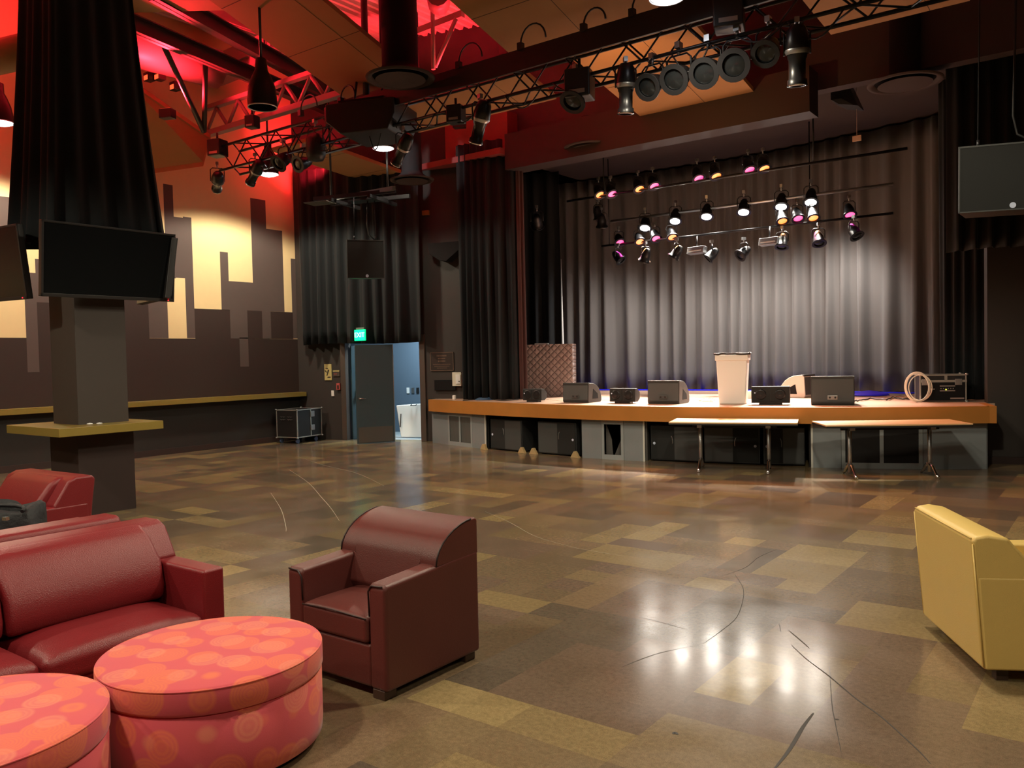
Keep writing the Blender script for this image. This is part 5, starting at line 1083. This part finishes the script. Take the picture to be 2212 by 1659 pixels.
# roof steel
def bar(name, lab, cat, a, b_, r, m='beam', kind='tube', grp=None):
    g = MB()
    if kind == 'tube': g.tube([a, b_], r, 12)
    else:
        a, b_ = Vector(a), Vector(b_); d = (b_ - a).normalized(); s_ = d.cross(Vector((0, 0, 1))).normalized(); w_, h_ = r
        if kind == 'I':
            for z0_, z1_, ww in ((-h_ / 2, -h_ / 2 + 0.02, w_), (h_ / 2 - 0.02, h_ / 2, w_), (-h_ / 2, h_ / 2, 0.02)):
                g.slab([a - s_ * ww / 2 + Vector((0, 0, z0_)), a + s_ * ww / 2 + Vector((0, 0, z0_)), b_ + s_ * ww / 2 + Vector((0, 0, z0_)), b_ - s_ * ww / 2 + Vector((0, 0, z0_))], (0, 0, z1_ - z0_))
        else: g.slab([a - s_ * w_ / 2 - Vector((0, 0, h_ / 2)), a + s_ * w_ / 2 - Vector((0, 0, h_ / 2)), b_ + s_ * w_ / 2 - Vector((0, 0, h_ / 2)), b_ - s_ * w_ / 2 - Vector((0, 0, h_ / 2))], (0, 0, h_))
    return tag(g.build(name, M[m]), lab, cat, grp)
bar('roof_beam', 'lower of two dark steel beams running from the column drape to the truss', 'beam', Hz(180, 5, 6.9), Hz(705, 232, 6.9), (0.16, 0.26), kind='I', grp='steel roof beams')
bar('roof_beam', 'upper of two dark steel beams beside the largest tan panel', 'beam', Hz(330, -20, 7.1), Hz(730, 205, 7.1), (0.16, 0.26), kind='I', grp='steel roof beams')
bar('round_duct', 'large round duct crossing the red-lit cavity behind the beams', 'duct', Hz(140, 60, 7.4), Hz(470, 150, 7.4), 0.36, 'duct', grp='ventilation ducts')
bar('rectangular_duct', 'upper long boxy duct glowing red behind two braces', 'duct', Hz(450, 152, 7.9), Hz(600, 88, 7.9), (0.35, 0.3), 'duct', 'box', 'ventilation ducts')
bar('rectangular_duct', 'lower long boxy duct glowing red behind two braces', 'duct', Hz(452, 174, 7.7), Hz(590, 118, 7.7), (0.3, 0.25), 'duct', 'box', 'ventilation ducts')
bar('brace', 'slanted steel brace meeting the upright one at left end of truss', 'brace', Hz(345, 80, 6.9), Hz(440, 284, 6.0), 0.045, grp='steel braces')
bar('brace', 'upright steel brace meeting the slanted one at left end of truss', 'brace', Hz(444, 130, 6.9), Hz(441, 284, 6.0), 0.045, grp='steel braces')
a_, b2_ = Hz(445, 291, 6.3), Hz(760, 195, 6.3)
bar('joist', 'red-lit bottom chord of the far roof joist just above the truss', 'beam', a_, b2_, (0.14, 0.10), 'duct', 'box', 'roof joists')
c_, d_ = Hz(445, 200, 7.6), Hz(760, 105, 7.6)
g = MB(); k = 6; pa_, pb2 = a_ + Vector((0, 0.02, 0.05)), b2_ + Vector((0, 0.02, 0.05))
for i in range(k):
    g.tube([pa_.lerp(pb2, i / k), pa_.lerp(pb2, (i + 0.5) / k) + Vector((0, 0, 0.42))], 0.035, 6); g.tube([pa_.lerp(pb2, (i + 0.5) / k) + Vector((0, 0, 0.42)), pa_.lerp(pb2, (i + 1) / k)], 0.035, 6)
g.slab([pa_ + Vector((0, -0.06, 0.42)), pa_ + Vector((0, 0.06, 0.42)), pb2 + Vector((0, 0.06, 0.42)), pb2 + Vector((0, -0.06, 0.42))], (0, 0, 0.08))
tag(g.build('joist', M['duct']), 'zigzag web of the far roof joist lit red', 'beam', 'roof joists')
for i, x in enumerate((-13.6, -9.0)):
    y = 12.6 if i else 11.0
    bar('joist', ['red roof joist close to the left wall', 'red roof joist right of the thick duct', 'red roof joist behind the pale panel'][i], 'beam', (x, 4.2, 8.35), (x, 12.6, 8.35), (0.12, 0.3), 'duct', 'I', 'roof joists')
q = Hz(937, 75, 8.0); bar('brace', 'thin upright post in red opening right of the thick duct', 'brace', Vector((Dp(936, 62, (0, 11.6, 0), (0, 1, 0)).x, 11.6, 8.72)), Dp(936, 150, (0, 11.6, 0), (0, 1, 0)), 0.04, 'duct', grp='steel braces')
bar('brace', 'slanted post crossing the red opening right of the thick duct', 'brace', Dp(985, 40, (0, 11.8, 0), (0, 1, 0)), Dp(940, 145, (0, 11.8, 0), (0, 1, 0)), 0.04, 'duct', grp='steel braces')
bar('joist', 'short red beam across the opening right of the thick duct', 'beam', Dp(903, 68, (0, 11.9, 0), (0, 1, 0)), Dp(1000, 30, (0, 11.9, 0), (0, 1, 0)), (0.1, 0.12), 'duct', 'box', 'roof joists')
bar('round_duct', 'short round duct end above the red opening', 'duct', Dp(945, -15, (0, 10.6, 0), (0, 1, 0)), Dp(948, 8, (0, 11.2, 0), (0, 1, 0)), 0.20, 'duct', grp='ventilation ducts')

# suspended speakers
def hung_speaker(lab, loc, rz, w, h, tilt, zt):
    t = thing('hanging_speaker', lab, 'speaker', loc, 0, 'suspended loudspeakers', rot=(tilt, 0, rz))
    MB().prism([(-w / 2, 0), (w / 2, 0), (w * 0.32, 0.5), (-w * 0.32, 0.5)], -h / 2, h / 2, 'z').build('cabinet', M['spk'], t, bevel=0.01)
    MB().box(-w / 2 + 0.012, w / 2 - 0.012, -0.014, 0.0, -h / 2 + 0.012, h / 2 - 0.012).build('grille', M['spkf'], t)
    b = MB(); e = 0.012
    b.box(-w / 2, w / 2, -0.018, 0, h / 2 - e, h / 2 + 0.004); b.box(-w / 2, w / 2, -0.018, 0, -h / 2, -h / 2 + e); b.box(-w / 2, -w / 2 + e, -0.018, 0, -h / 2, h / 2); b.box(w / 2 - e, w / 2, -0.018, 0, -h / 2, h / 2); b.build('grille_frame', M['spkg'], t)
    MB().lathe([(0.028, 0), (0.028, 0.008)], 16, TR(0.02, -0.014, -h / 2 + 0.045) @ RX(PI / 2)).build('badge', M['badge'], t)
    b = MB()
    for x in (-w * 0.28, w * 0.30): b.tube([(x, 0.12, h / 2), (x * 0.95, 0.12 , h / 2 + zt)], 0.006, 6); b.tube([(x, 0.12, h / 2), (x, 0.12, h / 2 + 0.08)], 0.014, 6)
    b.build('suspension_wire', M['blackm'], t)
    b = MB(); b.tube([(w * 0.30, 0.14, h / 2), (w * 0.12, 0.2, h / 2 + 0.12), (w * 0.08, 0.2, h / 2 + 0.3), (w * 0.12, 0.2, h / 2 + zt)], 0.012, 6); b.build('signal_cable', M['cable'], t); return t
q = dist_q = None
def on_ray(px, py, d):
    r_ = ray(px, py); return O + r_ * (d / math.hypot(r_.x, r_.y))
p = on_ray(790, 560, 15.5)
hung_speaker('suspended square speaker hanging before the curtain above the exit sign', p, math.atan2(p.y, p.x) - PI / 2 + math.radians(6), 0.68, 0.70, math.radians(4), 0.82)
M['rig'] = mat('dull_strut', (0.06, 0.06, 0.055), 0.5)
g = thing('speaker_rig', 'black steel strut frame holding the left suspended speaker', 'frame', (p.x, p.y, p.z + 1.12), TH)
MB().box(-1.0, 1.0, -0.03, 0.03, 0.05, 0.12).build('strut', M['rig'], g, rot=(0, math.radians(4), math.radians(-28)))
MB().box(-0.9, 0.8, 0.25, 0.31, -0.02, 0.05).build('strut', M['blackm'], g); MB().box(-0.9, 0.8, -0.3, -0.24, -0.02, 0.05).build('strut', M['blackm'], g)
MB().box(-0.5, -0.44, -0.4, 0.6, -0.08, -0.02).build('strut', M['blackm'], g); MB().box(0.3, 0.36, -0.4, 0.6, -0.08, -0.02).build('strut', M['blackm'], g)
MB().box(-0.35, 0.35, 0.0, 0.3, -0.03, 0.0).build('strut', M['blackm'], g)
MB().box(-1.25, -0.75, -0.1, 0.25, 0.0, 0.015).build('bracket_plate', M['rig'], g)
for x in (-0.7, 0.5): MB().tube([(x, 0, 0.06), (x, 0, 8.72 - p.z - 1.12)], 0.02, 6).build('drop_rod', M['blackm'], g)
p = on_ray(2182, 382, 9.4)
hung_speaker('suspended square speaker at the right edge of the view', p, math.atan2(p.y, p.x) - PI / 2 + math.radians(14), 0.90, 0.64, math.radians(2), 2.85)
# conference of dim items on the dark soffit
q = Dp(1822, 215, (0, 14.5, 0), (0, 1, 0)); t = thing('soffit_camera', 'dark wedge box with pale face on the orange-lit soffit, upper right', 'camera', (q.x, 14.5, q.z), 0.0)
MB().tube([(0, 0, 0), (0, 0, 6.26 - q.z)], 0.03, 8).build('mount', M['black'], t)
MB().prism([(-0.15, 0.2), (0.12, 0.2), (0.28, -0.2), (0.0, -0.12), (-0.15, -0.02)], -0.2, 0.2, 'y').build('housing', M['black'], t); MB().slab([(-0.13, -0.21, -0.03), (0.02, -0.21, -0.03), (0.20, -0.21, -0.17), (-0.02, -0.21, -0.12)], (0, 0.01, 0)).build('face_plate', M['spkg'], t)
q = Dp(1851, 299, (0, 14.6, 0), (0, 1, 0)); tag(MB().box(-0.07, 0.07, -0.01, 0.01, -0.045, 0.045).tube([(0, 0, 0.04), (0, 0, 6.26 - q.z)], 0.003, 4).build('tag_card', M['pink'], loc=(q.x, 14.6, q.z)), 'tiny pale pink card hanging upper right above stage lights', 'card')
# stage pipes
a_ = Hz(1215, 352, 6.20); c_ = Hz(1700, 256, 6.20)
bar('curtain_track', 'shiny metal curtain track along the dark soffit above the stage', 'track', (a_.x, c_.y, 6.22), (c_.x + 0.5, c_.y, 6.22), 0.035, 'steel', grp='stage pipes')
bar('curtain_track', 'second thinner metal track just below the first one', 'track', (a_.x, c_.y + 0.35, 6.235), (c_.x + 0.2, c_.y + 0.35, 6.235), 0.022, 'steel', grp='stage pipes')
Y1, Y2 = 14.75, 16.5
def rowpt(px, py, y): return Dp(px, py, (0, y, 0), (0, 1, 0))
z1 = rowpt(1500, 392, Y1).z; z2 = rowpt(1580, 500, Y2).z; z2u = rowpt(1600, 452, Y2).z
bar('light_pipe', 'front black pipe over the stage carrying eight amber and magenta lights', 'pipe', (rowpt(1225, 430, Y1).x, Y1, z1), (rowpt(1960, 330, Y1).x, Y1, z1), 0.025, 'blackm', grp='stage pipes')
bar('light_pipe', 'rear lower black pipe over the stage carrying coloured lights', 'pipe', (rowpt(1300, 530, Y2).x, Y2, z2 + 0.0), (rowpt(1930, 450, Y2).x, Y2, z2), 0.025, 'blackm', grp='stage pipes')
bar('light_pipe', 'rear upper black pipe over the stage carrying white lights', 'pipe', (rowpt(1320, 500, Y2).x, Y2, z2u + 0.1), (rowpt(1930, 420, Y2).x, Y2, z2u + 0.1), 0.03, 'steel', grp='stage pipes')
for y, z, x in [(Y1, z1, -8.6), (Y1, z1, -4.4), (Y2, z2, -9.5), (Y2, z2, -5.0)]: bar('drop_rod', 'thin rod holding a light pipe over the stage at ' + {-8.6: 'front left', -4.4: 'front right', -9.5: 'rear left', -5.0: 'rear right'}[x], 'rod', (x, y, z), (x, y, 6.25), 0.012, 'blackm', grp='stage pipe rods')
protos = {k: (par_proto('x', M[m]), [False]) for k, m in (('w', 'lamps'), ('o', 'lampo'), ('m', 'lampm'))}
CN = {'w': 'white', 'o': 'amber', 'm': 'magenta'}
def spotfix(kind, px, py, y, lab, tgt, pw, sang, tilt_down=True, s_=0.9):
    q = rowpt(px, py, y); d = (Vector(tgt) - q).normalized()
    rz = math.atan2(d.y, d.x) + PI / 2; tilt = math.acos(max(-1, min(1, -d.z)))   # RX(-tilt) tips -Z toward -y ... solved below
    P_, U_ = protos[kind]; o = place(P_, U_, q, lab, -tilt, rz, s_)
    c = {'w': (1, 0.93, 0.80), 'o': AMB, 'm': MAG}[kind]
    if pw: light('SPOT', q + d * 0.16, pw, c, tgt, 0.06, sang, 0.5)
    return o
front = [('o', 1293, 413), ('m', 1319, 411), ('o', 1378, 400), ('m', 1410, 393), ('m', 1506, 376), ('o', 1544, 371), ('m', 1616, 357), ('o', 1648, 354)]
fl = ['amber', 'magenta']
names1 = ['leftmost amber light on the front stage pipe', 'magenta light next to the leftmost amber one on the front stage pipe', 'second amber light from left on the front stage pipe', 'second magenta light from left on the front stage pipe', 'third magenta light from left on the front stage pipe', 'third amber light from left on the front stage pipe', 'rightmost magenta light on the front stage pipe', 'rightmost amber light on the front stage pipe']
for (k, px, py), lab in zip(front, names1):
    q = rowpt(px, py, Y1); spotfix(k, px, py, Y1, lab, (q.x * 0.72 + 0.3, 13.2, SZ), 420 if k == 'o' else 60, 60)
whites = [(1394, 482), (1459, 467), (1527, 457), (1607, 447), (1688, 435), (1752, 425)]
ordn = ['first', 'second', 'third', 'fourth', 'fifth', 'sixth']
for i, (px, py) in enumerate(whites):
    q = rowpt(px, py, Y2); spotfix('w', px, py, Y2, 'brilliant white light on the rear stage pipe, %s from the left' % ordn[i], (q.x * 0.94 + 0.1, 14.5, SZ), 2100, 56, s_=1.05)
rear = [('m', 1337, 517), ('o', 1380, 515), ('m', 1415, 508), ('o', 1450, 505), ('o', 1688, 469), ('m', 1722, 463), ('o', 1755, 462), ('m', 1834, 455)]
names2 = ['leftmost magenta light on the rear stage pipe', 'leftmost amber light on the rear stage pipe', 'magenta light between two amber ones on the rear stage pipe', 'second amber light from left on the rear stage pipe', 'amber light right below the fifth white light', 'magenta light between two amber ones at the right of rear pipe', 'amber light right below the sixth white light', 'rightmost magenta light on the rear stage pipe']
for (k, px, py), lab in zip(rear, names2):
    q = rowpt(px, py, Y2); spotfix(k, px, py, Y2, lab, (q.x * 0.8 + 0.3, 14.6, SZ), 120 if k == 'o' else 30, 60, s_=0.9)
# unlit cans and strip floods hanging under the rear pipe
un = [(1292, 460), (1300, 478), (1395, 552), (1462, 545), (1538, 550), (1607, 545), (1690, 522), (1768, 515), (1845, 500), (1335, 555)]
for i, (px, py) in enumerate(un):
    place(pb_, pu, rowpt(px, py, Y2 - 0.25), 'unlit black can under the stage pipes, number %s from the left' % ['two', 'three', 'five', 'six', 'seven', 'eight', 'nine', 'ten', 'eleven', 'four'][i], math.radians(20 + 7 * i % 40), math.radians(30 * i), 0.95)
for px, py, lab in [(1505, 541, 'left pale strip flood hanging below the rear stage pipe'), (1662, 522, 'right pale strip flood hanging below the rear stage pipe')]:
    q = rowpt(px, py, Y2 - 0.3); t = thing('flood_light', lab, 'floodlight', q, math.radians(-10), 'strip floods'); MB().prism([(-0.08, -0.06), (0.06, -0.08), (0.10, 0.06), (-0.04, 0.08)], -0.20, 0.20, 'x').build('reflector_housing', M['steel'], t, bevel=0.006); MB().box(-0.15, 0.15, -0.082, -0.076, -0.015, 0.0).build('tube_lamp', M['white'], t); MB().tube([(0, 0, 0.07), (0, 0.02, 0.3)], 0.012, 6).build('hanger', M['blackm'], t)
# faint work fixture on the left inner leg
q = rowpt(1160, 478, 15.2); place(pb_, pu, q, 'lone unlit black can high at the left inside the stage opening', math.radians(50), 0.5, 1.1)
# added amber spot that turns one ceiling panel orange
light('SPOT', (-6.2, 10.2, 5.25), 110, (1, 0.45, 0.15), (-6.1, 12.5, 6.2), 0.1, 95, 0.6)
for fx_, fy_ in ((1380, 552), (1505, 541), (1585, 530), (1662, 522), (1800, 505)):  # added spots around the strip floods for the soft backdrop wash
    q = rowpt(fx_, fy_, Y2 - 0.2); b_ = S(UVp(q).x * 1.35 + 0.1, 19.3, 2.0)
    light('SPOT', q + Vector((0, 0.3, -0.12)), 285 if 1400 < fx_ < 1750 else 360, (1, 0.93, 0.84), b_, 0.35, 112, 1.0)
dq = Hz(890, 388, 5.35) + Vector((0, 0, 0.32)); light('SPOT', dq + Vector((0.35, -1.5, -0.05)), 150, (1, 0.97, 0.9), dq, 0.05, 32, 0.5)

bar('round_duct', 'wide pale round duct at the top left behind the column drape', 'duct', Hz(-40, 132, 6.0), Hz(120, 95, 6.0), 0.22, 'cloud', grp='ventilation ducts')
